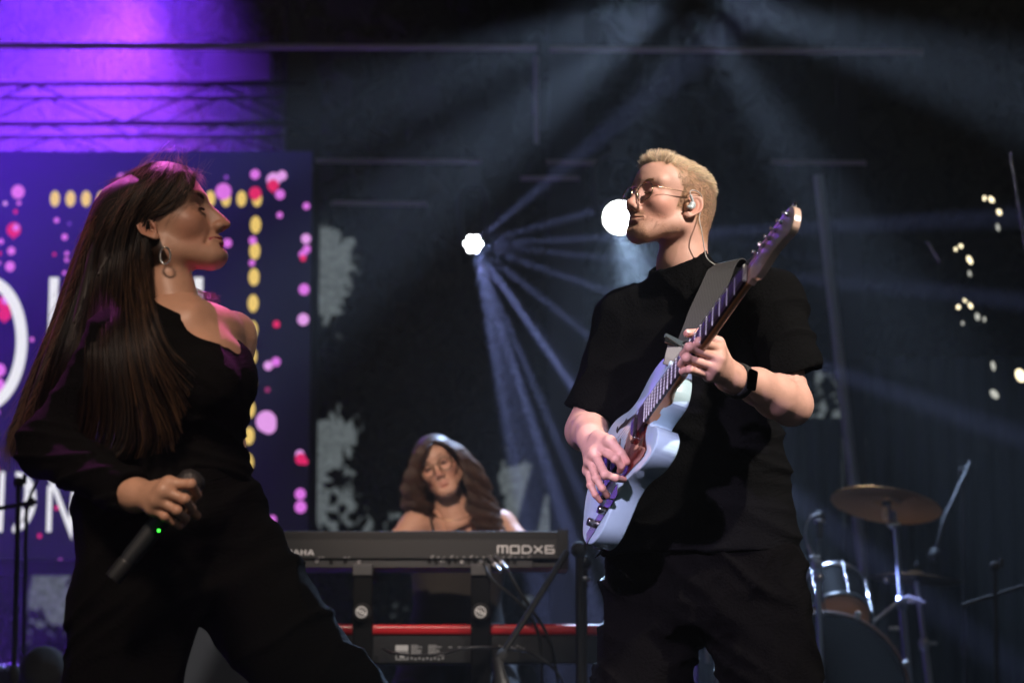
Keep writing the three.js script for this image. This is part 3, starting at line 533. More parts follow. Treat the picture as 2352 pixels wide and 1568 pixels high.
// a trunk of oval sections: sections [y, centre x, centre z, half width, half depth] in a frame at o with axes X (to the figure's left), Y up, Z ahead
function loft(o, X, sections, pow = 2.4) {
  X = vec(X).setY(0).normalize(); const Z = new THREE.Vector3().crossVectors(X, new THREE.Vector3(0, 1, 0));
  const S = sections, top = S[S.length - 1][0], bot = S[0][0];
  const f = (x, y, z) => {
    x -= o[0]; y -= o[1]; z -= o[2]; const u = x * X.x + z * X.z, w = x * Z.x + z * Z.z, yc = clamp(y, bot, top); let i = 0; while (i < S.length - 2 && yc > S[i + 1][0]) i++;
    const a = S[i], b = S[i + 1]; let t = (yc - a[0]) / (b[0] - a[0]); t = t * t * (3 - 2 * t) * 0.5 + t * 0.5;
    const cx = lerp(a[1], b[1], t), cz = lerp(a[2], b[2], t), hw = lerp(a[3], b[3], t), hd = lerp(a[4], b[4], t);
    const r = Math.pow(Math.pow(Math.abs((u - cx) / hw), pow) + Math.pow(Math.abs((w - cz) / hd), pow), 1 / pow), d = (r - 1) * Math.min(hw, hd), out = Math.abs(y - yc);
    return out > 0 ? Math.max(d, 0) + out : Math.max(d, Math.max(y - top, bot - y));
  };
  f.local = (x, y, z) => { x -= o[0]; z -= o[2]; return [x * X.x + z * X.z, y - o[1], x * Z.x + z * Z.z]; };
  f.world = (u, y, w) => [o[0] + X.x * u + Z.x * w, o[1] + y, o[2] + X.z * u + Z.z * w];
  return f;
}
const cut = (f, p, n) => { n = vec(n).normalize().toArray(); return (x, y, z) => Math.max(f(x, y, z), (x - p[0]) * n[0] + (y - p[1]) * n[1] + (z - p[2]) * n[2]); };
const sub = (a, b) => a.map((v, i) => v - b[i]), add = (a, b, k = 1) => a.map((v, i) => v + b[i] * k), mix3 = (a, b, t) => a.map((v, i) => lerp(v, b[i], t));
const ridge = (n) => { const v = 1 - Math.abs(n) * 2.2; return v > 0 ? v * v : 0; };

// ---------- the guitarist ----------
const manJ = {
  Rs: at(1435, 742, 5.4), Ls: at(1776, 695, 5.2), neck: at(1580, 665, 5.36), re: at(1345, 990, 5.36), rw: at(1357, 1004, 5.12), le: at(1818, 928, 5.02), lw: at(1676, 866, 4.88),
  hr: at(1525, 1300, 5.36), hl: at(1715, 1300, 5.24), kr: at(1432, 1769, 5.2), kl: at(1815, 1769, 5.15), ar: at(1395, 2225, 5.32), al: at(1855, 2240, 5.2),
};
const guitarist = thing('person', 'man with short blond hair and round glasses, playing the pale blue guitar', 'person', [0, 0, 0]);
{
  const J = manJ, SK = [0.6, 0.335, 0.255];
  const M = headMatrix(at(1537, 478, 5.36), 3.1416 + 0.6, 0.265, 0.0, 0.95);
  const maskMan = (x, y, z) => {
    const a = Math.abs(z), n = 0.006 * fbm(x * 50, y * 50, z * 50, 2);
    let line; // lowest y that bears hair, by how far forward
    if (x > 0.055) line = 0.077 - 0.25 * Math.max(0, a - 0.03) + 0.5 * Math.max(0, a - 0.045); else if (x > 0.022) line = lerp(0.03, 0.074, smooth(0.022, 0.058, x)); else if (x > 0.002) line = -0.022; else if (x > -0.03) line = 0.022; else line = lerp(-0.065, -0.03, smooth(-0.075, -0.03, x));
    return 0.85 * smooth(-0.006, 0.012, y - line + n);
  };
  const head = makeHead({ skin: SK, lip: [0.42, 0.17, 0.13], beard: 0.6, beardColor: [0.28, 0.14, 0.06], scale: 0.95, jaw: 0.98, chin: -0.003, width: 0.98, noseLen: -0.003, noseBridge: 0.001, noseUp: 0.002, smile: 0.4, short: 0.14, scalp: maskMan, hairColor: [0.38, 0.21, 0.11] }, M, [[at(1578, 700, 5.37), 0.068], [at(1568, 610, 5.36), 0.054], [at(1574, 520, 5.37), 0.051]]);
  // arms and hands
  const RH = { wrist: J.rw, mcp: [at(1380, 1030, 5.02), at(1366, 1042, 5.02), at(1357, 1058, 5.035), at(1352, 1080, 5.055)],
    fingers: [[at(1414, 1054, 4.965), at(1428, 1070, 4.97), at(1424, 1081, 4.985)], [at(1390, 1090, 4.95), at(1415, 1098, 4.95), at(1433, 1101, 4.965)], [at(1369, 1098, 4.975), at(1384, 1122, 4.965), at(1395, 1138, 4.975)], [at(1357, 1114, 5.01), at(1367, 1136, 5.0), at(1379, 1150, 5.005)]],
    thumb: [at(1374, 1002, 5.05), at(1401, 1014, 5.0), at(1426, 1041, 4.975), at(1440, 1060, 4.97)] };
  const LH = { wrist: J.lw, mcp: [at(1652, 800, 4.815), at(1650, 822, 4.805), at(1641, 843, 4.805), at(1630, 862, 4.815)],
    fingers: [[at(1606, 785, 4.765), at(1592, 800, 4.79), at(1602, 812, 4.815)], [at(1584, 797, 4.765), at(1571, 814, 4.795), at(1580, 826, 4.82)], [at(1577, 822, 4.765), at(1565, 836, 4.795), at(1573, 846, 4.82)], [at(1584, 848, 4.77), at(1568, 853, 4.795), at(1571, 862, 4.825)]],
    thumb: [at(1668, 835, 4.9), at(1650, 788, 4.91), at(1610, 764, 4.885), at(1579, 766, 4.86)] };
  const mid = (a, b, t, d) => add(mix3(a, b, t), d);
  const rArm = makeHand(RH, [mid(J.rw, J.re, 0.5, [0.004, 0.006, 0]), J.re, mid(J.re, J.Rs, 0.5, [0, 0, 0])], [0.027, 0.037, 0.042, 0.046], { skin: SK, r: 1.02, pad: 0.06 });
  const lArm = makeHand(LH, [mid(J.lw, J.le, 0.45, [0, 0.006, 0]), mid(J.lw, J.le, 0.75, [0, 0.002, 0]), J.le, mid(J.le, J.Ls, 0.4, [0, 0, 0])], [0.028, 0.035, 0.043, 0.042, 0.038], { skin: SK, r: 1.04, pad: 0.06 });
  // trunk and legs below the clothes
  const core = blend([[cap(J.neck, at(1600, 860, 5.33), 0.06, 0.09), 0], [cap(J.Rs, J.Ls, 0.035, 0.035), 0.05], [cap(at(1600, 860, 5.33), at(1615, 1230, 5.32), 0.09, 0.095), 0.05], [cap(J.Ls, J.le, 0.035, 0.035), 0.02], [cap(J.Rs, J.re, 0.035, 0.035), 0.02],
    [cap(J.hr, J.kr, 0.085, 0.055), 0.05], [cap(J.kr, J.ar, 0.055, 0.04), 0.02], [cap(J.hl, J.kl, 0.085, 0.055), 0.05], [cap(J.kl, J.al, 0.055, 0.04), 0.02]]);
  const [clo, chi] = bounds([J.neck, J.Rs, J.Ls, J.le, J.re, J.ar, J.al, J.kr, J.kl], 0.1);
  part('body', joinSkin([head.geo, rArm, lArm, skin(core, clo, chi, 0.016)], SK), skinMat(0.52), guitarist);
  const nm = std([0.62, 0.4, 0.33], 0.3); const up = dirC(-0.75, 0.35, 0.55);
  part('nail', [nail(LH.thumb[3], LH.thumb[2], dirC(-0.2, 0.45, 0.85), 0.0068)], nm, guitarist);

  // t-shirt
  const C0 = at(1608, 1240, 5.3), X = sub(J.Ls, J.Rs), yy = (py, d = 5.3) => at(1600, py, d)[1] - C0[1];
  const torso = loft(C0, X, [[-0.03, 0, 0.0, 0.225, 0.15], [yy(1100), -0.002, 0.0, 0.205, 0.148], [yy(970), -0.008, 0.005, 0.19, 0.14], [yy(850), -0.006, 0.01, 0.188, 0.138], [yy(760), -0.004, 0.0, 0.192, 0.128], [yy(705), 0.004, -0.01, 0.165, 0.105], [yy(668), 0.0, -0.015, 0.12, 0.085], [yy(640), -0.01, -0.015, 0.075, 0.075]], 2.3);
  const cR = at(1374, 948, 5.385), cL = at(1826, 858, 5.085), dR = sub(cR, J.Rs), dL = sub(cL, J.Ls);
  const sR = cut(cap(add(J.Rs, [0.0, 0.005, 0]), add(cR, dR, 0.25), 0.06, 0.074), cR, dirC(-0.28, -0.96, 0)), sL = cut(cap(add(J.Ls, [-0.005, 0.006, 0]), add(cL, dL, 0.3), 0.062, 0.061), cL, dirC(0.33, -0.94, 0.1));
  const axis = vec(dirC(-0.36, 0.92, 0.12)).normalize().toArray(), cc = at(1564, 618, 5.345);
  const collar = (x, y, z) => { x -= cc[0]; y -= cc[1]; z -= cc[2]; const h = x * axis[0] + y * axis[1] + z * axis[2], r = len3(x - axis[0] * h, y - axis[1] * h, z - axis[2] * h); return Math.max(Math.abs(r - 0.0655 + 0.12 * h) - 0.0042, Math.abs(h) - 0.019); };
  const base = blend([[torso, 0], [cap(at(1585, 668, 5.35), J.Ls, 0.062, 0.06), 0.05], [cap(at(1560, 672, 5.36), J.Rs, 0.062, 0.06), 0.05], [sR, 0.035], [sL, 0.03]]);
  const hollowR = cap(add(cR, dR, -0.12), add(cR, dR, 0.4), 0.052, 0.056), hollowL = cap(add(cL, dL, -0.12), add(cL, dL, 0.4), 0.048, 0.048), hole = cap(add(cc, axis, -0.06), add(cc, axis, 0.1), 0.062, 0.05);
  const shirtF = (x, y, z) => {
    let d = base(x, y, z); if (d > 0.08) return d;
    const q = torso.local(x, y, z), low = smooth(0.42, 0.1, q[1]);
    const f1 = ridge(noise(q[0] * 7 + q[1] * 5, q[1] * 9 - q[0] * 3 + 2 * noise(q[0] * 3, q[1] * 3, 4), q[2] * 3 + 7)), f2 = ridge(noise(q[0] * 3.2 + 0.9 * q[1], q[1] * 12 + 1.6 * noise(q[0] * 4, q[1] * 3, 1), q[2] * 2 + 3)), f3 = ridge(noise(q[0] * 13, q[1] * 4 + q[0] * 6, q[2] * 5));
    d -= 0.009 * f1 * (0.35 + 0.65 * (1 - low)) + 0.007 * f2 * low + 0.006 * f3 * smooth(0.35, 0.55, q[1]);
    d = smin(d, collar(x, y, z), 0.016); d = smax(d, -hole(x, y, z), 0.004); d = smax(d, -hollowR(x, y, z), 0.004); d = smax(d, -hollowL(x, y, z), 0.004);
    return d;
  };
  const [slo, shi] = bounds([J.Rs, J.Ls, cR, cL, C0, add(cc, [0, 0.05, 0]), torso.world(-0.24, 0, 0.17), torso.world(0.24, 0, -0.17), torso.world(0.24, -0.03, 0.17), torso.world(-0.24, 0, -0.17)], 0.075);
  const cotton = cloth([0.0033, 0.0033, 0.0036], 0.12);
  part('t_shirt', skin(shirtF, slo, shi, 0.0075), cotton, guitarist);
  // trousers
  const W = at(1608, 1250, 5.3);
  const hips = loft([W[0], W[1] - 0.14, W[2]], X, [[-0.03, 0, 0, 0.17, 0.12], [0.06, 0, 0, 0.2, 0.135], [0.17, 0, 0, 0.19, 0.125]], 2.4);
  const legs = blend([[hips, 0], [cap(J.hr, J.kr, 0.108, 0.092), 0.05], [cap(J.kr, add(J.ar, [0, -0.02, 0]), 0.092, 0.1), 0.04], [cap(J.hl, J.kl, 0.112, 0.094), 0.05], [cap(J.kl, add(J.al, [0, -0.02, 0]), 0.094, 0.1), 0.04]]);
  const legF = (x, y, z) => { let d = legs(x, y, z); if (d > 0.06) return d; d -= 0.012 * ridge(noise(x * 5 + y * 3, y * 11 + x * 7 + noise(x * 6, y * 3, z * 3), z * 4)) + 0.006 * ridge(noise(x * 14, y * 9 - x * 6, z * 9)); return Math.max(d, 0.05 - y); };
  const [llo, lhi] = bounds([hips([0]), 0] && [J.hr, J.hl, J.kr, J.kl, J.ar, J.al, add(W, [0.2, 0.06, 0]), add(W, [-0.2, 0.06, 0])], 0.13);
  part('trousers', skin(legF, [llo[0], 0.02, llo[2]], lhi, 0.011), cloth([0.003, 0.0027, 0.0027], 0.08), guitarist);
  const lace = std([0.02, 0.02, 0.02], 0.5);
  for (const [a, dx] of [[J.ar, -0.05], [J.al, 0.05]]) { const t = [a[0] + dx, 0.045, a[2] + 0.15], b = [a[0], 0.06, a[2] - 0.03]; part('shoe', skin((x, y, z) => Math.max(smin(cap(b, t, 0.046, 0.042)(x, y, z), cap([b[0], 0.1, b[2]], b, 0.045, 0.05)(x, y, z), 0.03), 0.004 - y), ...bounds([b, t, [b[0], 0.1, b[2]]], 0.07), 0.009), lace, guitarist); }

  // hair
  const r = rng(21), list = [], local = head.geo.clone().applyMatrix4(head.inv);
  for (const [p, n] of scatter(local, 16000, r, (x, y, z) => maskMan(x, y, z) > 0.5 && !(Math.abs(z) > 0.062 && x > -0.04 && x < 0.014 && y < 0.035) && y > -0.07 && x < 0.1)) {
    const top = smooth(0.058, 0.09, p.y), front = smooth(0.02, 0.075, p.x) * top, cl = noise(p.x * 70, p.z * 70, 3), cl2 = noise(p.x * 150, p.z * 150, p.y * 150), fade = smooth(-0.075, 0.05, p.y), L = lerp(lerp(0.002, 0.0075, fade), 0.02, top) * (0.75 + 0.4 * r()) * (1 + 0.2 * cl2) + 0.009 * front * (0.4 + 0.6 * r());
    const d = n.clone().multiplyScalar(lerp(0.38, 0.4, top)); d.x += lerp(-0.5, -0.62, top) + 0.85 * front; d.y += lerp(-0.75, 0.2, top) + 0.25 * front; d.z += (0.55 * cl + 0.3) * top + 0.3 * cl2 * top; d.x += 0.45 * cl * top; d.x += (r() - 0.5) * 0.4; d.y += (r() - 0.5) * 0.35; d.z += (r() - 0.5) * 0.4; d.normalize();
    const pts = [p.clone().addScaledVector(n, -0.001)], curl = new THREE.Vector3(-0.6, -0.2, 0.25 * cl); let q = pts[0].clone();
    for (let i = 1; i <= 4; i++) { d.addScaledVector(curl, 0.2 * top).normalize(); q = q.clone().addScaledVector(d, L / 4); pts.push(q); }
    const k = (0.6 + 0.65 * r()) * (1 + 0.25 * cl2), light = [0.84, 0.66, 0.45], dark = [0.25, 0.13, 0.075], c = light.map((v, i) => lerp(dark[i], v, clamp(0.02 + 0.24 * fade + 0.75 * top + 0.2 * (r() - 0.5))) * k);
    list.push({ p: pts.map((v) => v.applyMatrix4(M)), r0: lerp(0.00032, 0.00055, top), r1: 0.00018, c });
  }
  part('hair', strands(list), hairMat(0.42), guitarist);
  // brows, lashes, stubble
  const fine = [], rb = rng(22), T = (x, y, z) => new THREE.Vector3(x, y, z).applyMatrix4(M);
  for (const s of [-1, 1]) {
    for (let i = 0; i < 160; i++) { const t = rb(), x = lerp(0.093, 0.071, t * t), y = 0.0255 + 0.0045 * Math.sin(t * 2.2) + 0.006 * (rb() - 0.5), z = s * lerp(0.012, 0.049, t); fine.push({ p: [T(x, y, z), T(x + 0.003, y + 0.002, z + s * 0.004), T(x + 0.002, y + 0.002, z + s * 0.008)], r0: 0.00045, r1: 0.0002, c: [0.4, 0.25, 0.12] }); }
    for (let i = 0; i < 40; i++) { const t = i / 39, z = s * lerp(0.02, 0.045, t), x = 0.0868 - 0.28 * (Math.abs(z) - 0.028) ** 2 * 40, y = -0.0005 - 0.002 * Math.sin(t * 3.1); fine.push({ p: [T(x - 0.001, y, z), T(x + 0.004, y - 0.0015, z + s * 0.001), T(x + 0.007, y + 0.0005, z + s * 0.002)], r0: 0.0005, r1: 0.0002, c: [0.12, 0.06, 0.03] }); }
  }
  for (const [p, n] of scatter(local, 900, rb, (x, y, z) => x > 0.0 && y < -0.045 && y > -0.12 && !(x > 0.085 && y > -0.078 && y < -0.056) && (x > 0.04 || y < -0.06))) { const d = n.clone().multiplyScalar(0.6); d.y -= 0.6; d.normalize(); fine.push({ p: [T(p.x, p.y, p.z), p.clone().addScaledVector(d, 0.0035).applyMatrix4(M)], r0: 0.0003, r1: 0.00015, c: [0.36, 0.19, 0.08] }); }
  tag(part('brows_and_stubble', strands(fine), hairMat(0.5), guitarist), null, null, null, 'stuff');

  // round wire glasses
  const wire = std([0.55, 0.4, 0.25], 0.25, 1), gl = thing('glasses', 'thin round wire-framed glasses on the guitarist face', 'glasses'); scene.remove(gl); guitarist.add(gl); gl.name = 'glasses'; delete gl.userData.category; gl.userData.label = 'thin round gold wire glasses';
  const lensM = new THREE.MeshPhysicalMaterial({ color: col(0.93, 0.9, 0.95), transmission: 1, thickness: 0, roughness: 0.02, ior: 1.6 });
  for (const s of [-1, 1]) {
    const lm = new THREE.Matrix4().makeRotationY(Math.PI / 2 - s * 0.17).setPosition(0.0995, -0.0035, s * 0.0345).premultiply(M), rg = new THREE.TorusGeometry(0.0235, 0.0014, 8, 48).applyMatrix4(lm);
    const ln = new THREE.SphereGeometry(0.09, 24, 12, 0, 6.283, 0, 0.25).rotateX(Math.PI / 2).translate(0, 0, -0.0888).applyMatrix4(lm);
    const tp = (a) => new THREE.Vector3(...a).applyMatrix4(M).toArray(), tm = tube([[0.0965, 0.006, s * 0.0565], [0.092, 0.0075, s * 0.064], [0.06, 0.012, s * 0.0735], [0.01, 0.021, s * 0.0805], [-0.014, 0.026, s * 0.082], [-0.03, 0.014, s * 0.081], [-0.036, -0.004, s * 0.078]].map(tp), 0.0009, 40, 6);
    part('rim', rg, wire, gl); part('lens', ln, lensM, gl); part('temple', tm, wire, gl);
    part('nose_pad', new THREE.SphereGeometry(0.004, 10, 8).scale(0.5, 1.3, 0.7).translate(0.099, -0.013, s * 0.0125).applyMatrix4(M), std([0.7, 0.7, 0.7], 0.2, 0, { transmission: 0.6 }), gl);
  }
  part('bridge', tube([[0.101, 0.005, -0.013], [0.107, 0.0095, 0], [0.101, 0.005, 0.013]].map((a) => new THREE.Vector3(...a).applyMatrix4(M).toArray()), 0.0011, 16, 6), wire, gl);
  // in-ear monitor in the near (left) ear; the head's left is +z or -z by its turn
  const es = vec([0, 0, 1]).transformDirection(M).z > 0 ? 1 : -1, E = (x, y, z) => new THREE.Vector3(x, y, z * es).applyMatrix4(M).toArray();
  const iem = std([0.5, 0.56, 0.58], 0.12, 0.1, { clearcoat: 1 });
  const eg = new THREE.Group(); eg.name = 'earpiece'; eg.userData.label = 'clear grey in-ear monitor with thin cable'; guitarist.add(eg);
  const blob = skin(blend([[ell([-0.006, -0.004, 0.0815], [0.0085, 0.0095, 0.0065]), 0], [cap([-0.002, -0.012, 0.083], [0.004, -0.012, 0.081], 0.005, 0.004), 0.004], [cap([-0.002, 0.006, 0.083], [0.006, 0.014, 0.084], 0.0035, 0.003), 0.003]]), [-0.02, -0.022, 0.07], [0.018, 0.024, 0.095], 0.0015).applyMatrix4(new THREE.Matrix4().makeScale(1, 1, es)); if (es < 0) { const ix = blob.index.array; for (let i = 0; i < ix.length; i += 3) [ix[i], ix[i + 1]] = [ix[i + 1], ix[i]]; }
  part('shell', blob.applyMatrix4(M), iem, eg);
  part('cable', tube([E(0.006, 0.014, 0.084), E(0.009, 0.024, 0.082), E(-0.002, 0.032, 0.08), E(-0.022, 0.03, 0.081), E(-0.036, 0.01, 0.078), E(-0.038, -0.02, 0.073), at(1612, 530, 5.29), at(1618, 570, 5.29), at(1624, 592, 5.285), at(1640, 606, 5.27), at(1652, 612, 5.27)], 0.0012, 60, 6), std([0.45, 0.42, 0.4], 0.3), eg);

  // wristband watch
  const fd = vec(sub(J.le, J.lw)).normalize(), wc = add(J.lw, fd.toArray(), 0.028), wg = new THREE.Group(); wg.name = 'wrist_watch'; wg.userData.label = 'black fitness band on his left wrist'; guitarist.add(wg);
  part('strap', aim(lathe([[0.033, -0.011], [0.0365, -0.01], [0.037, 0], [0.0365, 0.01], [0.033, 0.011]], 40), wc, fd.toArray()), MAT.rubber, wg);
  { const out = vec(dirC(0.25, 0.2, 0.94)); out.addScaledVector(fd, -out.dot(fd)).normalize(); const s = fd.clone().cross(out); part('case', new RoundedBoxGeometry(0.024, 0.042, 0.011, 4, 0.005).applyMatrix4(new THREE.Matrix4().makeBasis(fd, s, out).setPosition(...add(wc, out.toArray(), 0.037))), MAT.blackGloss, wg); }
}

// ---------- the guitar: x from bridge to head, y out of the top, z to the treble side ----------
{
  const A = vec(dirC(0.37876, 0.61524, 0.69139)).normalize(), Nn = vec(dirC(-0.9215, 0.32, 0.22007)); Nn.addScaledVector(A, -A.dot(Nn)).normalize();
  const Bz = A.clone().cross(Nn), gt = thing('electric_guitar', 'pale blue semi-hollow electric guitar with rosewood neck held by the guitarist', 'guitar', [0, 0, 0]);
  new THREE.Matrix4().makeBasis(A, Nn, Bz).setPosition(...at(1407, 1069, 5.1)).decompose(gt.position, gt.quaternion, gt.scale);
  const flat = (pts, y0, y1, bevel = 0, closed = true) => { // outline in x, z; between two heights
    const sh = pts instanceof THREE.Shape ? pts : new THREE.Shape(new THREE.SplineCurve([...pts, pts[0]].map(([x, z]) => new THREE.Vector2(x, -z))).getPoints(140));
    const g = new THREE.ExtrudeGeometry(sh, { depth: y1 - y0 - 2 * bevel, bevelEnabled: bevel > 0, bevelSize: bevel, bevelThickness: bevel, bevelOffset: -bevel, bevelSegments: 4, curveSegments: 24 });
    return toCreasedNormals(g.translate(0, 0, y0 + bevel).rotateX(-Math.PI / 2), 0.3);
  };
  const out = [[-0.151, 0.035], [-0.148, 0.075], [-0.134, 0.108], [-0.105, 0.138], [-0.07, 0.153], [-0.032, 0.152], [0.004, 0.132], [0.04, 0.109], [0.075, 0.102], [0.11, 0.108], [0.15, 0.124], [0.19, 0.132], [0.222, 0.126], [0.238, 0.106], [0.236, 0.085], [0.222, 0.062], [0.2, 0.045], [0.196, 0.036], [0.215, 0.034], [0.25, 0.035], [0.272, 0.03], [0.285, 0.005], [0.287, -0.03], [0.28, -0.065], [0.263, -0.094], [0.232, -0.112], [0.19, -0.115], [0.15, -0.105], [0.115, -0.095], [0.075, -0.1], [0.035, -0.118], [-0.005, -0.133], [-0.045, -0.133], [-0.085, -0.115], [-0.118, -0.082], [-0.14, -0.04], [-0.15, 0.0]];
  const paint = std([0.46, 0.64, 0.72], 0.14, 0.0, { clearcoat: 1, clearcoatRoughness: 0.04 });
  part('guitar_body', flat(out, -0.05, 0, 0.0045), paint, gt);
  { // tortoiseshell pickguard
    const n = 256, d = new Uint8Array(n * n * 4); for (let j = 0; j < n; j++) for (let i = 0; i < n; i++) { const v = clamp(0.5 + 0.8 * fbm(i / 26, j / 26, 5, 4)), o = (j * n + i) * 4; d[o] = lerp(34, 112, v); d[o + 1] = lerp(9, 38, v * v); d[o + 2] = lerp(8, 26, v * v); d[o + 3] = 255; }
    const t = new THREE.DataTexture(d, n, n); t.wrapS = t.wrapT = THREE.RepeatWrapping; t.repeat.set(8, 8); t.magFilter = THREE.LinearFilter; t.colorSpace = THREE.SRGBColorSpace; t.needsUpdate = true;
    part('pickguard', flat([[0.215, -0.045], [0.165, -0.042], [0.115, -0.04], [0.09, -0.03], [0.07, -0.006], [0.05, 0.03], [0.046, 0.07], [0.06, 0.088], [0.09, 0.094], [0.13, 0.1], [0.165, 0.108], [0.185, 0.1], [0.18, 0.075], [0.175, 0.05], [0.185, 0.03], [0.2, 0.02], [0.215, 0.0]], 0.0003, 0.0026, 0.0006), std(0xffffff, 0.12, 0, { map: t, clearcoat: 1 }), gt);
  }
  // black plate standing in for the dark f-hole opening
  { const s = new THREE.Shape(new THREE.SplineCurve([[0.123, -0.0405], [0.118, -0.0345], [0.110, -0.0390], [0.108, -0.0480], [0.093, -0.0555], [0.072, -0.0570], [0.063, -0.0630], [0.045, -0.0720], [0.028, -0.0810], [0.015, -0.0795], [0.010, -0.0855], [0.007, -0.0945], [0.011, -0.1005], [0.017, -0.0975], [0.017, -0.0900], [0.031, -0.0900], [0.048, -0.0840], [0.061, -0.0855], [0.067, -0.0765], [0.085, -0.0690], [0.104, -0.0615], [0.117, -0.0525], [0.123, -0.0405]].map(([x, z]) => new THREE.Vector2(x, -z))).getPoints(120)); part('f_hole_plate', flat(s, -0.002, 0.0004), std([0.003, 0.003, 0.003], 0.95), gt, 'black f-shaped plate standing in for the sound hole'); }
  const tl = 0.03, zz = (x, z) => z + tl * x; // the neck leans a touch to the treble side
  const rose = std([0.022, 0.01, 0.013], 0.35, 0, { clearcoat: 0.3, clearcoatRoughness: 0.25 }), fretM = std([0.85, 0.85, 0.87], 0.4, 0.35), grainT = noiseTex(128, (u, v) => 0.5 + 0.5 * fbm(u * 4, v * 60, 2, 3)), maple = std([0.55, 0.22, 0.065], 0.3, 0, { clearcoat: 0.6, clearcoatRoughness: 0.2, bumpMap: grainT, bumpScale: 0.0002 }), pinkLitMaple = std([0.8, 0.54, 0.42], 0.28, 0, { clearcoat: 0.8, clearcoatRoughness: 0.15 });  // headstock maple made paler and pinker, standing in for pink stage light
  const quadShape = (p) => new THREE.Shape(p.map(([x, z]) => new THREE.Vector2(x, -z)));
  part('fretboard', flat(quadShape([[0.158, zz(0.158, -0.029)], [0.652, zz(0.652, -0.0215)], [0.652, zz(0.652, 0.0215)], [0.158, zz(0.158, 0.029)]]), 0.0075, 0.0135, 0.001), rose, gt);
  // neck shaft with a rounded back, and its square heel
  { const ring = [], N = 24, R = 14, pos = [], idx = []; for (let i = 0; i <= N; i++) { const x = lerp(0.19, 0.66, i / N), hw = lerp(0.0285, 0.0212, (x - 0.19) / 0.47), dp = x < 0.27 ? 0.026 : lerp(0.022, 0.019, (x - 0.27) / 0.39), pw = x < 0.27 ? 6 : 2.2; for (let k = 0; k <= R; k++) { const a = Math.PI * k / R, c = Math.cos(a), s = Math.sin(a); pos.push(x, 0.0076 - dp * Math.pow(s, 2 / pw), zz(x, hw * Math.sign(c) * Math.pow(Math.abs(c), 2 / pw))); } }
    for (let i = 0; i < N; i++) for (let k = 0; k < R; k++) { const a = i * (R + 1) + k, b = a + R + 1; idx.push(a, b, a + 1, a + 1, b, b + 1); } for (let k = 1; k < R; k++) { idx.push(0, k, k + 1); const q = N * (R + 1); idx.push(q, q + k + 1, q + k); }
    const g = new THREE.BufferGeometry(); g.setAttribute('position', new THREE.Float32BufferAttribute(pos, 3)); g.setIndex(idx); g.computeVertexNormals(); part('neck', g, maple, gt); }
  part('nut', box(0.005, 0.008, 0.043, [0.6545, 0.0135, zz(0.6545, 0)], 0.001), std([0.7, 0.66, 0.55], 0.4), gt);
  for (let n = 1; n <= 21; n++) { const x = 0.648 * Math.pow(2, -n / 12), w = lerp(0.029, 0.0215, (x - 0.158) / 0.494); part('fret', rod([x, 0.0137, zz(x, -w)], [x, 0.0137, zz(x, w)], 0.0018, 0.0018, 8), fretM, gt); }
  part('headstock', flat([[0.652, zz(0.652, -0.022)], [0.675, zz(0.675, -0.026)], [0.70, -0.01], [0.76, -0.01], [0.82, -0.004], [0.842, 0.008], [0.85, 0.03], [0.846, 0.054], [0.83, 0.066], [0.80, 0.06], [0.76, 0.055], [0.715, 0.06], [0.69, 0.058], [0.67, zz(0.67, 0.026)], [0.652, zz(0.652, 0.022)]], -0.008, 0.007, 0.002), pinkLitMaple, gt);
  for (let k = 0; k < 6; k++) {
    const x = 0.698 + k * 0.0255, z0 = lerp(0.003, 0.016, k / 5), tn = new THREE.Group(); tn.name = 'tuner'; gt.add(tn);
    part('post', [lathe([[0, 0.007], [0.0052, 0.007], [0.0052, 0.009], [0.0034, 0.0095], [0.0032, 0.016], [0.0042, 0.0185], [0, 0.019]], 16).translate(x, 0, z0)], MAT.chrome, tn);
    part('button', [rod([x, -0.006, z0 - 0.008], [x, -0.006, z0 - 0.026], 0.0026, 0.0026, 10), box(0.013, 0.0085, 0.015, [x, -0.006, z0 - 0.03], 0.004)], MAT.chrome, tn);
    part('string', [rod([-0.012, 0.016, -0.026 + k * 0.0104], [0.655, 0.0188, zz(0.655, -0.0165 + k * 0.0066)], 0.0006 - k * 0.00004, 0.0006 - k * 0.00004, 6), rod([0.655, 0.0188, zz(0.655, -0.0165 + k * 0.0066)], [x, 0.0125, z0 + 0.003], 0.0005, 0.0005, 6)], MAT.steel, gt);
  }
  // bridge, pickups, control plate
  part('bridge_plate', box(0.075, 0.0025, 0.084, [0.005, 0.0016, 0], 0.001), MAT.chrome, gt);
  for (let k = 0; k < 6; k++) part('saddle', box(0.018, 0.009, 0.0096, [-0.006, 0.009, -0.026 + k * 0.0104], 0.002), MAT.chrome, gt);
  part('bridge_pickup', box(0.02, 0.006, 0.07, [0.027, 0.0055, 0], 0.004), MAT.blackGloss, gt);
  part('neck_pickup', box(0.022, 0.012, 0.062, [0.128, 0.007, 0.004], 0.005), MAT.chrome, gt);
  part('control_plate', box(0.16, 0.002, 0.034, [-0.035, 0.0014, 0.108], 0.0008, 0, 0.12, 0), MAT.chrome, gt);
  const knob = lathe([[0, 0.002], [0.0088, 0.002], [0.0092, 0.004], [0.0088, 0.0155], [0.0078, 0.0175], [0, 0.018]], 30);
  for (const [x, z] of [[-0.02, 0.111], [-0.075, 0.104]]) part('knob', knob.clone().translate(x, 0, z), std([0.6, 0.6, 0.62], 0.25, 1), gt);
  part('switch', [rod([0.025, 0.002, 0.113], [0.021, 0.018, 0.112], 0.0015), lathe([[0, 0], [0.0045, 0.002], [0.0055, 0.008], [0.003, 0.012], [0, 0.0125]], 16).translate(0.02, 0.016, 0.112)], MAT.blackGloss, gt);
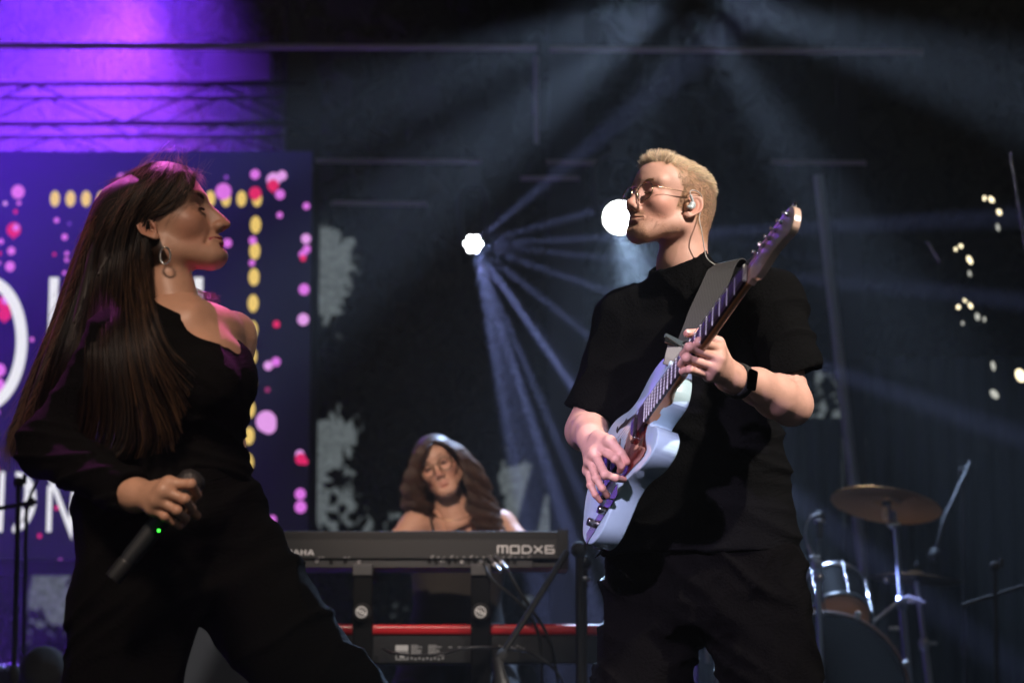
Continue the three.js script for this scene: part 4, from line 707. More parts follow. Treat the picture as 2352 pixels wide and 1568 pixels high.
  part('output_jack', aim(lathe([[0, 0], [0.011, 0], [0.011, 0.003], [0.006, 0.005], [0, 0.005]], 24), [-0.11, -0.025, 0.1345], [-0.5, 0, 0.85]), MAT.chrome, gt);
  const stud = lathe([[0, 0], [0.006, 0.001], [0.004, 0.006], [0.008, 0.012], [0, 0.013]], 16);
  part('strap_button', aim(stud, [0.279, -0.025, -0.068], [0.8, 0, -0.6]), MAT.chrome, gt); part('strap_button', aim(stud, [-0.15, -0.025, 0.015], [-1, 0, 0]), MAT.chrome, gt);
  // strap over his left shoulder
  const ribbon = (pts, dirs, w, th) => { // rectangular band through world points
    const n = 60, c = new THREE.CatmullRomCurve3(pts.map(vec)), dc = new THREE.CatmullRomCurve3(dirs.map(vec)), pos = [], idx = [], uv = [], q = new THREE.Vector3();
    for (let i = 0; i <= n; i++) { const p = c.getPoint(i / n), t = c.getTangent(i / n), d = dc.getPoint(i / n, q).clone(); d.addScaledVector(t, -d.dot(t)).normalize(); const m = t.clone().cross(d); for (const [a, b] of [[-1, -1], [1, -1], [1, 1], [-1, 1]]) { const v = p.clone().addScaledVector(d, a * w / 2).addScaledVector(m, b * th / 2); pos.push(v.x, v.y, v.z); uv.push(i * 0.25, a * 0.5 + 0.5); } }
    for (let i = 0; i < n; i++) for (let k = 0; k < 4; k++) { const a = i * 4 + k, b = i * 4 + (k + 1) % 4; idx.push(a, b, b + 4, a, b + 4, a + 4); }
    const g = new THREE.BufferGeometry(); g.setAttribute('position', new THREE.Float32BufferAttribute(pos, 3)); g.setAttribute('uv', new THREE.Float32BufferAttribute(uv, 2)); g.setIndex(idx); return toCreasedNormals(g.toNonIndexed(), 0.7);
  };
  const inv = new THREE.Matrix4().compose(gt.position, gt.quaternion, gt.scale).invert(), own = (g) => g.applyMatrix4(inv);
  const web = noiseTex(64, (u, v) => 0.5 + 0.5 * Math.sin(u * 6.283 * 4) * Math.sin(v * 6.283 * 16)), webM = std([0.035, 0.034, 0.035], 0.8, 0, { specularIntensity: 0.5, bumpMap: web, bumpScale: 0.0008 });
  const wd = dirC(0.86, 0.3, -0.35);
  const path = [at(1556, 790, 4.99), at(1589, 774, 5.03), at(1611, 722, 5.075), at(1636, 668, 5.115), at(1659, 617, 5.17), at(1676, 600, 5.24), at(1690, 612, 5.33), at(1690, 690, 5.46), at(1640, 850, 5.53), at(1540, 1050, 5.56), at(1440, 1220, 5.5), at(1385, 1262, 5.3)];
  part('strap', own(ribbon(path, [wd, wd, wd, wd, wd, dirC(0.9, 0.2, 0.1), dirC(0.9, 0.2, 0.1), dirC(0.9, 0.3, 0.2), dirC(0.8, 0.5, 0.1), dirC(0.8, 0.5, 0.1), dirC(0.7, 0.5, 0), dirC(0.6, 0.6, 0)], 0.054, 0.0028)), webM, gt);
  part('strap_end', own(ribbon([at(1556, 786, 4.985), at(1551, 806, 4.975), at(1546, 826, 4.965), at(1541, 842, 4.96)], [wd, wd, wd, wd], 0.036, 0.004)), std([0.11, 0.105, 0.1], 0.6), gt);
  part('buckle', own(ribbon([at(1559, 780, 4.983), at(1556, 788, 4.981), at(1554, 792, 4.98), at(1553, 795, 4.98)], [wd, wd, wd, wd], 0.062, 0.007)), MAT.chrome, gt);
}

// ---------- the singer ----------
const singer = thing('person', 'woman with very long dark hair in a one-shoulder black outfit, leaning back', 'person', [0, 0, 0]);
{
  const SK = [0.5, 0.27, 0.175];
  const J = { Rs: at(266, 776, 4.47), Ls: at(532, 772, 4.69), re: at(108, 1030, 4.5), rw: at(310, 1138, 4.235), le: at(520, 1035, 4.74), lw: at(440, 1190, 4.7), hr: at(335, 1215, 4.48), hl: at(468, 1215, 4.6), kr: at(272, 1640, 4.4), kl: at(788, 1650, 4.5), ar: at(215, 2330, 4.5), al: at(1020, 2330, 4.55) };
  const S = 1.03, M = headMatrix(at(371, 530, 4.63), -0.08, 0.41, 0, S);
  const scalpW = (x, y, z) => { const a = Math.abs(z), n = 0.004 * fbm(x * 50, y * 50, z * 50, 2); const line = x > 0.045 ? 0.074 - 1.0 * Math.max(0, a - 0.03) + 0 : x > 0.0 ? lerp(0.012, 0.06, x / 0.05) : -0.07; return a > 0.066 && x > -0.04 && x < 0.014 && Math.abs(y) < 0.04 ? 0 : smooth(-0.004, 0.004, y - line + n); };
  const head = makeHead({ skin: SK, lip: [0.3, 0.03, 0.05], noseLen: 0.002, noseBridge: 0.005, brow: 0.007, earSize: 0.84, noseUp: -0.006, short: 0.2, chin: 0.0, jaw: 0.93, width: 0.95, smile: 1.0, scale: S, scalp: scalpW, hairColor: [0.03, 0.016, 0.01] }, M, [[at(404, 735, 4.58), 0.056], [at(388, 668, 4.6), 0.045], [at(372, 590, 4.635), 0.046]]);
  const RH = { wrist: J.rw, mcp: [at(388, 1110, 4.175), at(375, 1128, 4.165), at(361, 1148, 4.17), at(350, 1168, 4.18)],
    fingers: [[at(438, 1112, 4.165), at(452, 1136, 4.195), at(441, 1152, 4.225)], [at(424, 1146, 4.155), at(440, 1168, 4.185), at(428, 1182, 4.22)], [at(406, 1172, 4.155), at(426, 1190, 4.185), at(419, 1203, 4.215)], [at(378, 1186, 4.165), at(398, 1199, 4.175), at(413, 1209, 4.19)]],
    thumb: [at(335, 1128, 4.25), at(372, 1132, 4.275), at(418, 1155, 4.275), at(452, 1184, 4.262)] };
  const rArm = makeHand(RH, [mix3(J.rw, J.re, 0.5), J.re], [0.027, 0.036, 0.042], { skin: SK, r: 0.98, pad: 0.05 });
  const X = sub(J.Ls, J.Rs), C = at(405, 1110, 4.55), tor0 = loft(C, X, [[0, 0, 0, 1, 1], [1, 0, 0, 1, 1]]);
  const sec = (px, py, d, hw, hd) => { const q = at(px, py, d), l = tor0.local(...q); return [q[1] - C[1], l[0], l[2], hw, hd]; };
  const torso = loft(C, X, [sec(388, 1150, 4.55, 0.16, 0.128), sec(400, 1090, 4.55, 0.14, 0.115), sec(424, 1010, 4.55, 0.106, 0.09), sec(421, 930, 4.55, 0.117, 0.094), sec(417, 870, 4.55, 0.136, 0.1), sec(413, 800, 4.56, 0.142, 0.09), sec(410, 762, 4.57, 0.12, 0.066), sec(412, 732, 4.58, 0.07, 0.05)], 2.1);
  const arm = blend([[cap(J.Ls, J.le, 0.042, 0.033), 0], [cap(J.le, J.lw, 0.033, 0.024), 0.02]]);
  const coreF = blend([[torso, 0], [cap(at(420, 738, 4.58), J.Ls, 0.036, 0.042), 0.045], [sph(at(470, 806, 4.54), 0.05), 0.05], [sph(at(488, 756, 4.62), 0.034), 0.05], [cap(at(412, 715, 4.57), J.Rs, 0.036, 0.042), 0.05], [sph(at(476, 880, 4.455), 0.048), 0.05], [sph(at(502, 878, 4.56), 0.048), 0.05], [cap(at(440, 728, 4.52), at(520, 752, 4.63), 0.014, 0.014), 0.04], [arm, 0.03],
    [cap(J.Rs, J.re, 0.042, 0.036), 0.03], [cap(J.hr, J.kr, 0.09, 0.055), 0.05], [cap(J.kr, J.ar, 0.055, 0.035), 0.02], [cap(J.hl, J.kl, 0.088, 0.055), 0.05], [cap(J.kl, J.al, 0.055, 0.035), 0.02]]);
  const [clo, chi] = bounds([J.Rs, J.Ls, J.le, J.lw, J.re, J.kr, J.kl, J.ar, J.al, at(415, 716, 4.58)], 0.13);
  const coreG = skin(coreF, clo, chi, 0.0105, (x, y, z) => { const n = 0.93 + 0.14 * (0.5 + 0.5 * fbm(x * 40, y * 40, z * 40, 3)); return SK.map((v) => v * n); });
  // far hand behind her back
  part('body', joinSkin([head.geo, rArm, coreG], SK), skinMat(0.42), singer);
  // black top: one long sleeve, one bare shoulder
  const nl = vec(dirC(0.468, 0.884, 0.12)).normalize().toArray(), np = at(444, 741, 4.5);
  const over = blend([[torso, 0], [cap(at(412, 715, 4.57), J.Rs, 0.034, 0.04), 0.05], [sph(at(476, 880, 4.455), 0.05), 0.05], [sph(at(502, 878, 4.56), 0.05), 0.05]]);
  const fdR = sub(J.rw, J.re), cuff = add(J.rw, fdR, -0.04);
  const sleeve = blend([[cap(J.Rs, J.re, 0.047, 0.049), 0], [cut(cap(J.re, add(J.rw, fdR, 0.3), 0.05, 0.034), cuff, fdR), 0.03]]);
  const topF = (x, y, z) => {
    let d = over(x, y, z) - 0.007; if (d > 0.1 && sleeve(x, y, z) > 0.1) return Math.min(d, sleeve(x, y, z));
    d = Math.max(d, (x - np[0]) * nl[0] + (y - np[1]) * nl[1] + (z - np[2]) * nl[2]); d = Math.max(d, -(arm(x, y, z) - 0.012));
    d = smin(d, sleeve(x, y, z), 0.035);
    const q = tor0.local(x, y, z), hem = smooth(0.2, 0.06, q[1]);
    return d - 0.0085 * hem * ridge(noise(q[0] * 4 + q[1] * 3, q[1] * 24 + q[0] * 3, q[2] * 3)) - 0.004 * ridge(noise(x * 9, y * 16 + x * 6, z * 9));
  };
  const [tlo, thi] = bounds([J.Rs, J.re, J.rw, J.Ls, at(398, 1150, 4.55), tor0.world(0.16, 0, 0.14), tor0.world(-0.16, 0, -0.14), at(415, 700, 4.58), at(520, 880, 4.5)], 0.075);
  const jersey = cloth([0.005, 0.0047, 0.0045], 0.06);
  part('top', skin(topF, tlo, thi, 0.007), jersey, singer);
  // flared trousers
  const hipsF = loft(C, X, [sec(392, 1260, 4.55, 0.15, 0.13), sec(388, 1200, 4.55, 0.174, 0.142), sec(390, 1150, 4.55, 0.165, 0.134), sec(402, 1085, 4.55, 0.145, 0.12)], 2.2);
  const legs = blend([[hipsF, 0], [cap(J.hr, J.kr, 0.118, 0.1), 0.06], [cap(J.kr, add(J.ar, [0, -0.06, 0]), 0.1, 0.15), 0.05], [cap(J.hl, J.kl, 0.104, 0.094), 0.06], [cap(J.kl, add(J.al, [0, -0.06, 0]), 0.094, 0.15), 0.05]]);
  const legF = (x, y, z) => { let d = legs(x, y, z); if (d > 0.06) return d; d -= 0.011 * ridge(noise(x * 3 - y * 2, y * 13 - x * 8 + noise(x * 5, y * 4, 2), z * 3)) * smooth(0.6, 0.85, y) + 0.008 * ridge(noise(x * 9 - y * 3, y * 4, z * 9)); return Math.max(d, 0.03 - y); };
  const [llo, lhi] = bounds([J.hr, J.hl, J.kr, J.kl, J.ar, J.al, at(410, 1080, 4.55), tor0.world(0.17, 0, 0.14), tor0.world(-0.17, 0, -0.14)], 0.17);
  part('trousers', skin(legF, [llo[0], 0.0, llo[2]], lhi, 0.011), jersey, singer);
  for (const [a, dx] of [[J.ar, 0.12], [J.al, 0.12]]) { const t = [a[0] + dx, 0.035, a[2] + 0.06], b = [a[0] - 0.04, 0.05, a[2]]; part('shoe', skin((x, y, z) => Math.max(cap(b, t, 0.04, 0.032)(x, y, z), 0.004 - y), ...bounds([b, t], 0.06), 0.01), MAT.blackGloss, singer); }
  part('nail', [RH.fingers[3]].map((q) => nail(q[2], q[1], dirC(0.1, 0.75, 0.6), 0.005)), std([0.5, 0.26, 0.22], 0.25), singer);

  // ---- hair: guide locks from the parting, followed by thousands of strands ----
  const near = [
    [[425, 380, 4.615], [447, 402, 4.592], [437, 436, 4.58], [408, 472, 4.568], [372, 490, 4.56], [346, 500, 4.558], [337, 524, 4.552], [333, 570, 4.545], [338, 640, 4.49], [350, 712, 4.425], [382, 790, 4.40], [452, 856, 4.39]],
    [[415, 378, 4.615], [426, 400, 4.585], [406, 438, 4.57], [372, 472, 4.562], [340, 488, 4.56], [322, 518, 4.56], [316, 580, 4.545], [326, 655, 4.48], [330, 730, 4.42], [345, 800, 4.385], [395, 890, 4.38], [425, 958, 4.385]],
    [[400, 374, 4.615], [395, 400, 4.58], [362, 442, 4.56], [326, 490, 4.553], [304, 556, 4.548], [300, 640, 4.5], [305, 720, 4.42], [312, 800, 4.375], [340, 900, 4.365], [385, 990, 4.37], [402, 1035, 4.375]],
    [[380, 371, 4.61], [362, 400, 4.57], [325, 450, 4.54], [292, 520, 4.535], [278, 590, 4.525], [272, 670, 4.48], [272, 750, 4.4], [280, 850, 4.36], [290, 950, 4.35], [270, 1030, 4.34], [228, 1062, 4.335]],
    [[362, 371, 4.615], [332, 402, 4.575], [292, 460, 4.55], [258, 540, 4.545], [242, 620, 4.53], [235, 700, 4.47], [232, 790, 4.38], [232, 880, 4.36], [236, 970, 4.36], [226, 1030, 4.36], [205, 1060, 4.36]],
    [[345, 374, 4.62], [308, 410, 4.59], [268, 470, 4.575], [232, 550, 4.57], [208, 640, 4.56], [188, 720, 4.52], [168, 810, 4.48], [150, 890, 4.48], [130, 960, 4.5], [105, 1010, 4.54], [85, 1050, 4.57]],
    [[338, 376, 4.64], [284, 412, 4.61], [240, 474, 4.6], [206, 556, 4.61], [178, 650, 4.61], [148, 730, 4.59], [115, 820, 4.57], [85, 900, 4.58], [62, 970, 4.6], [45, 1030, 4.62], [50, 1070, 4.63]],
    [[332, 380, 4.67], [266, 424, 4.66], [224, 488, 4.66], [192, 572, 4.67], [162, 662, 4.68], [130, 745, 4.67], [92, 830, 4.66], [58, 920, 4.66], [34, 990, 4.66], [18, 1035, 4.66], [62, 1078, 4.65]],
  ];
  const far = near.map((g, i) => g.map(([x, y, d], j) => [x + (j < 5 ? 4 : 8) + (i < 3 && j > 5 ? 6 : 0), y + (j < 4 ? 3 : 0), j < 1 ? d + 0.02 : j < 6 ? 4.63 + (4.63 - d) * 0.95 + 0.01 : Math.max(d + 0.13, 4.62)]));
  const r = rng(33), cn = near.map((g) => spline(g.map((p) => at(...p)), 30)), cf = far.slice(2).map((g) => spline(g.map((p) => at(...p)), 30)), list = [];
  const lay = (G, n, thick, fly) => {
    for (let k = 0; k < n; k++) {
      const u = r() * (G.length - 1.001), a = Math.floor(u), t = u - a, inn = r() ** 1.5 * thick, ph = r() * 20, cl = noise(u * 7, 1, ph * 0.01), last = 30 - Math.floor(r() ** 1.3 * 15), fl = fly && r() < fly ? 1 : 0, p = [];
      const amp = 0.007 + 0.014 * fl * r() + (r() < 0.12 ? 0.012 : 0);
      for (let i = 0; i <= last; i += 1) {
        const q = G[a][i].clone().lerp(G[a + 1][i], t), w = smooth(0, 12, i), e = i / 30;
        q.z -= inn * (0.4 + 0.6 * w);
        q.x += w * (amp * noise(u * 6, e * 3, ph * 0.03 + 1) + 0.008 * cl + 0.018 * noise(u * 3, e * 2.2, 7) * e + fl * 0.02 * e * noise(ph, e * 2, 3)); q.y += w * 0.004 * noise(u * 5, e * 4, 11) + fl * (0.006 * (1 - e) * noise(ph, e * 6, 9)); q.z += 0.006 * noise(u * 9, e * 2, ph * 0.05 + 4) * w + 0.008 * cl * w;
        p.push(q);
      }
      const c = r(), tip = clamp(u / 3 < 1 ? 0.8 : 0.35), m = 0.65 + 0.7 * c, base = u < 2.6 && c > 0.72 ? [0.07, 0.036, 0.018] : c > 0.85 ? [0.035, 0.017, 0.008] : c > 0.5 ? [0.016, 0.008, 0.0045] : [0.007, 0.004, 0.003];
      list.push({ p, r0: fl ? 0.00035 : 0.0007, r1: fl ? 0.0002 : 0.0004, c: base.map((v) => v * m) });
    }
  };
  lay(cn, 4600, 0.03, 0.05); lay(cf, 1300, 0.03, 0.1);
  const hairN = list.length;
  // flyaways over the crown, coloured paler so the rim light shows
  const crown = [...cn, ...cf];
  for (let k = 0; k < 1500; k++) {
    const c = crown[Math.floor(r() * crown.length)], f = r() * 8, q = c[Math.floor(f)].clone().lerp(c[Math.floor(f) + 1], f % 1), t = c[Math.floor(f) + 1].clone().sub(c[Math.floor(f)]).normalize().multiplyScalar(r() < 0.75 ? 1 : -1), L = 0.015 + 0.05 * r(), up = (0.1 + 0.5 * r() * r()), o = q.clone().sub(new THREE.Vector3(...at(365, 520, 4.63))).normalize();
    q.x += 0.02 * (r() - 0.5); q.z += 0.02 * (r() - 0.5); q.addScaledVector(o, -0.004);
    const a = q.clone().addScaledVector(t, L * 0.4).addScaledVector(o, L * up * 0.6), e = q.clone().addScaledVector(t, L).addScaledVector(o, L * up * (0.3 + 0.8 * r())); e.x += 0.012 * (r() - 0.5); e.z += 0.015 * (r() - 0.5);
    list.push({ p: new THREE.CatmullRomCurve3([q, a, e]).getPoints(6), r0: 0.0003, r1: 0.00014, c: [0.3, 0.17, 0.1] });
  }
  for (let k = 0; k < 1600; k++) { // loose ends down the back outline, in the same paler colour
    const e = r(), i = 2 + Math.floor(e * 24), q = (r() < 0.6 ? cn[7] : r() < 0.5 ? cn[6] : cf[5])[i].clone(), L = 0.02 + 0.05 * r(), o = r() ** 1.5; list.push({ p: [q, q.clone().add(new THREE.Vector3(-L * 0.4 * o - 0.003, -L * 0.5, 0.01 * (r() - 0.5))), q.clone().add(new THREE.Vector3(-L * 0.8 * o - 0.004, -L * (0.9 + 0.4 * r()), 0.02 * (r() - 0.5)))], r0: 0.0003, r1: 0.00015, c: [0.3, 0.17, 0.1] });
  }
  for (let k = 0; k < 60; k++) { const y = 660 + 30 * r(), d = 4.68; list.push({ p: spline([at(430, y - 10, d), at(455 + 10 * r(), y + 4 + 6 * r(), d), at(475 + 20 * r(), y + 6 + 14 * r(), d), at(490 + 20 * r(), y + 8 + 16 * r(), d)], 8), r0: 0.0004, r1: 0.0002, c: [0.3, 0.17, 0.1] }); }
  part('hair', strands(list.slice(0, hairN)), new THREE.MeshPhysicalMaterial({ color: 0xffffff, vertexColors: true, roughness: 0.42, specularIntensity: 0.45 }), singer);
  part('loose_hair', strands(list.slice(hairN)), new THREE.MeshPhysicalMaterial({ color: 0xffffff, vertexColors: true, roughness: 0.7, specularIntensity: 0.6, transmission: 0.6, thickness: 0 }), singer);
  // the mass of hair under the outer strands
  const lump = blend([...cn.map((c, i) => [chain(c.filter((_, j) => j % 5 === 0 && j > 3 && j < 27).map((v) => [v.x - 0.004, v.y, v.z - 0.03]), c.filter((_, j) => j % 5 === 0 && j > 3 && j < 27).map((_, j) => 0.021 - 0.002 * j)), 0.02]), [(x, y, z) => ell([-0.018, 0.044, 0], [0.096, 0.078, 0.075])(...new THREE.Vector3(x, y, z).applyMatrix4(head.inv).toArray()), 0.02]]);
  const faceClear = (x, y, z) => { const q = new THREE.Vector3(x, y, z).applyMatrix4(head.inv); return Math.max(0.0, 0) + (q.x - 0.045) * 0.8 - (q.y - 0.085) * 1.0; };
  const lumpF = (x, y, z) => Math.max(lump(x, y, z), faceClear(x, y, z) > 0.0 ? Math.min(0.02, faceClear(x, y, z)) : -9);
  const [hlo, hhi] = bounds([...near.flat().map((p) => at(...p)), at(371, 372, 4.7)], 0.06);
  part('hair', skin(lumpF, hlo, hhi, 0.0075), std([0.016, 0.009, 0.006], 0.6), singer);
  // brow and lashes
  const fine = [], T = (x, y, z) => new THREE.Vector3(x, y, z).applyMatrix4(M);
  for (const s of [-1, 1]) {
    for (let i = 0; i < 130; i++) { const t = r(), x = lerp(0.096, 0.073, t * t), y = 0.0195 + 0.008 * Math.sin(t * 2.0) + 0.005 * (r() - 0.5), z = s * lerp(0.012, 0.05, t); fine.push({ p: [T(x, y, z), T(x + 0.003, y + 0.002, z + s * 0.004), T(x + 0.002, y + 0.002, z + s * 0.009)], r0: 0.00055, r1: 0.0002, c: [0.03, 0.015, 0.01] }); }
    for (let i = 0; i < 34; i++) { const t = i / 33, z = s * lerp(0.019, 0.046, t), x = 0.0875 - 11 * (Math.abs(z) - 0.029) ** 2; fine.push({ p: [T(x - 0.001, -0.0005 + 0.001 * t, z), T(x + 0.003, -0.0028 + 0.001 * t, z + s * 0.001), T(x + 0.0055, -0.003 + 0.001 * t, z + s * 0.003)], r0: 0.0004, r1: 0.0002, c: [0.02, 0.01, 0.008] }); }
  }
  tag(part('brows_and_lashes', strands(fine), hairMat(0.5), singer), null, null, null, 'stuff');
  // hoop earring of small beads on the near ear, thin necklace
  const ec = at(379, 587, 4.535), er = new THREE.Group(); er.name = 'earring'; er.userData.label = 'beaded silver hoop earring'; singer.add(er);
  part('hoop', tube(Array.from({ length: 16 }, (_, i) => { const a = i / 16 * 6.283; return add(ec, dirC(0.0095 * Math.sin(a), 0.015 * Math.cos(a), 0.004 * Math.sin(a))); }), 0.0013, 60, 6, true), MAT.chrome, er);
  { const b = []; for (let i = 0; i < 26; i++) { const a = i / 26 * 6.283; b.push(new THREE.SphereGeometry(0.0018, 8, 6).translate(...add(ec, dirC(0.0108 * Math.sin(a), 0.0163 * Math.cos(a), 0.004 * Math.sin(a) + 0.001)))); } tag(part('beads', b, std([0.8, 0.75, 0.68], 0.15, 1), er), null, null, null, 'stuff'); }
}
{ // handheld microphone in her right hand
  const a = at(258, 1330, 4.205), b = at(452, 1090, 4.235), d = vec(sub(b, a)).normalize().toArray(), m = thing('microphone', 'black handheld radio microphone with a green light, in the singer right hand', 'microphone', a), q = (g) => aim(g, [0, 0, 0], d), L = vec(a).distanceTo(vec(b));
  const dull = std([0.009, 0.011, 0.014], 0.55);
  part('handle', q(lathe([[0, 0], [0.012, 0], [0.0135, 0.003], [0.0145, 0.04], [0.016, 0.05], [0.0175, 0.12], [0.019, L - 0.065], [0.0205, L - 0.055], [0, L - 0.055]], 32)), dull, m);
  part('end_cap', q(lathe([[0.0125, 0.0005], [0.0152, 0.001], [0.0158, 0.036], [0.0147, 0.039]], 32)), std([0.016, 0.016, 0.017], 0.45), m);
  const mesh = noiseTex(64, (u, v) => 0.5 + 0.5 * Math.sin(u * 6.283 * 16) * Math.sin(v * 6.283 * 8));
  part('grille', q(lathe([[0.0205, L - 0.055], [0.024, L - 0.04], [0.0255, L - 0.025], [0.0235, L - 0.008], [0.015, L + 0.002], [0, L + 0.005]], 32)), std([0.05, 0.045, 0.045], 0.5, 0.6, { bumpMap: mesh, bumpScale: 0.0015 }), m, 'dark rounded grille');
  part('band', q(lathe([[0.0243, L - 0.046], [0.0268, L - 0.042], [0.0268, L - 0.034], [0.0252, L - 0.03]], 32)), MAT.black, m);
  const gp = sub(at(364, 1218, 4.178), a); part('indicator_light', new THREE.SphereGeometry(0.0024, 10, 8).translate(...gp), new THREE.MeshStandardMaterial({ color: 0, emissive: col(0.05, 1, 0.05), emissiveIntensity: 5 }), m, 'tiny green light');
}

// ---------- keyboard player ----------
{
  const SK = [0.5, 0.27, 0.185], D = 8.0, p = thing('person', 'woman with long wavy brown hair and glasses behind the keyboards, head tilted', 'person');
  const S = 0.92, M = headMatrix(at(1010, 1076, D + 0.02), -Math.PI / 2 - 0.12, 0.0, 0.44, S);
  const scalp = (x, y, z) => smooth(-0.004, 0.004, y - (x > 0.05 ? 0.076 - 0.6 * Math.max(0, Math.abs(z) - 0.02) : x > 0 ? lerp(0.01, 0.06, x / 0.05) : -0.06));
  const head = makeHead({ skin: SK, lip: [0.42, 0.12, 0.1], smile: 0.3, width: 1.02, jaw: 0.98, short: 0.1, scale: S, cell: 0.0034, scalp, hairColor: [0.05, 0.025, 0.015] }, M, [[at(1046, 1200, D + 0.04), 0.06], [at(1038, 1165, D + 0.04), 0.05], [at(1024, 1115, D + 0.05), 0.046]]);
  const Ls = at(1152, 1205, D + 0.06), Rs = at(952, 1208, D - 0.02), C = at(1050, 1420, D + 0.05), t = loft(C, sub(Ls, Rs), [[-0.12, 0, 0, 0.17, 0.13], [0.05, 0, 0, 0.135, 0.1], [0.2, 0, 0.01, 0.15, 0.11], [0.28, 0, 0, 0.14, 0.08], [0.34, 0, 0, 0.07, 0.05]]);
  const le = add(Ls, [0.11, -0.115, 0.1]), re = add(Rs, [-0.11, -0.115, 0.1]), lw = add(le, [-0.1, 0.045, 0.2]), rw = add(re, [0.1, 0.045, 0.2]);
  const hr = add(C, [-0.1, -0.15, 0.02]), hl = add(C, [0.1, -0.15, 0.02]), kr = add(hr, [-0.05, -0.12, 0.4]), kl = add(hl, [0.06, -0.12, 0.4]), ar = [kr[0], 0.1, kr[2] - 0.12], al = [kl[0], 0.1, kl[2] - 0.12];
  const body = blend([[t, 0], [cap(add(C, [0, 0.33, 0]), Ls, 0.045, 0.045), 0.05], [cap(add(C, [0, 0.33, 0]), Rs, 0.045, 0.045), 0.05], [cap(Ls, le, 0.044, 0.036), 0.03], [cap(le, lw, 0.036, 0.026), 0.02], [cap(Rs, re, 0.044, 0.036), 0.03], [cap(re, rw, 0.036, 0.026), 0.02], [cap(hr, kr, 0.08, 0.055), 0.04], [cap(kr, ar, 0.055, 0.04), 0.02], [cap(hl, kl, 0.08, 0.055), 0.04], [cap(kl, al, 0.055, 0.04), 0.02]]);
  const hand = (w, s) => { const o = (x, y, z) => add(w, [x * s, y, z]); return makeHand({ wrist: w, mcp: [o(-0.03, 0.01, 0.08), o(-0.008, 0.012, 0.085), o(0.013, 0.01, 0.082), o(0.032, 0.004, 0.074)], fingers: [[o(-0.035, 0.012, 0.12), o(-0.036, -0.004, 0.138), o(-0.036, -0.022, 0.146)], [o(-0.009, 0.015, 0.13), o(-0.009, -0.002, 0.15), o(-0.009, -0.022, 0.158)], [o(0.016, 0.012, 0.125), o(0.018, -0.004, 0.143), o(0.018, -0.022, 0.15)], [o(0.039, 0.004, 0.108), o(0.042, -0.008, 0.122), o(0.043, -0.022, 0.128)]], thumb: [o(-0.02, -0.01, 0.02), o(-0.045, -0.012, 0.05), o(-0.058, -0.018, 0.08), o(-0.058, -0.022, 0.104)] }, [mix3(w, s > 0 ? le : re, 0.3)], [0.026, 0.028], { skin: SK, r: 0.92, cell: 0.004 }); };
  const [lo, hi] = bounds([C, Ls, Rs, le, re, lw, rw, kr, kl, ar, al, add(C, [0, 0.4, 0])], 0.16);
  part('body', joinSkin([head.geo, skin(body, lo, hi, 0.014), hand(lw, 1), hand(rw, -1)], SK), skinMat(0.5), p);
  const neckY = C[1] + 0.215; const straps = [[at(996, 1222, D - 0.1), at(990, 1196, D - 0.06), at(990, 1180, D + 0.02)], [at(1110, 1222, D - 0.06), at(1118, 1192, D - 0.02), at(1118, 1178, D + 0.05)]];
  part('camisole', [skin((x, y, z) => Math.max(t(x, y, z) - 0.008, y - neckY), lo, hi, 0.013), ...straps.map((q) => tube(q, 0.004, 16, 6))], std([0.014, 0.011, 0.008], 0.8), p);
  const legs = blend([[cap(hr, kr, 0.088, 0.063), 0], [cap(kr, ar, 0.063, 0.055), 0.02], [cap(hl, kl, 0.088, 0.063), 0.04], [cap(kl, al, 0.063, 0.055), 0.02], [cap(add(C, [-0.06, -0.12, 0]), add(C, [0.06, -0.12, 0]), 0.14), 0.05]]);
  part('trousers', skin(legs, lo, hi, 0.016), std([0.012, 0.012, 0.014], 0.8), p);
  for (const a of [ar, al]) part('shoe', skin((x, y, z) => Math.max(cap([a[0], 0.05, a[2] - 0.03], [a[0], 0.04, a[2] + 0.13], 0.045, 0.038)(x, y, z), 0.003 - y), [a[0] - 0.08, -0.01, a[2] - 0.1], [a[0] + 0.08, 0.12, a[2] + 0.2], 0.012), MAT.black, p);
  // wavy hair
  const r = rng(61), T = (x, y, z) => new THREE.Vector3(x, y, z).applyMatrix4(M), list = [];
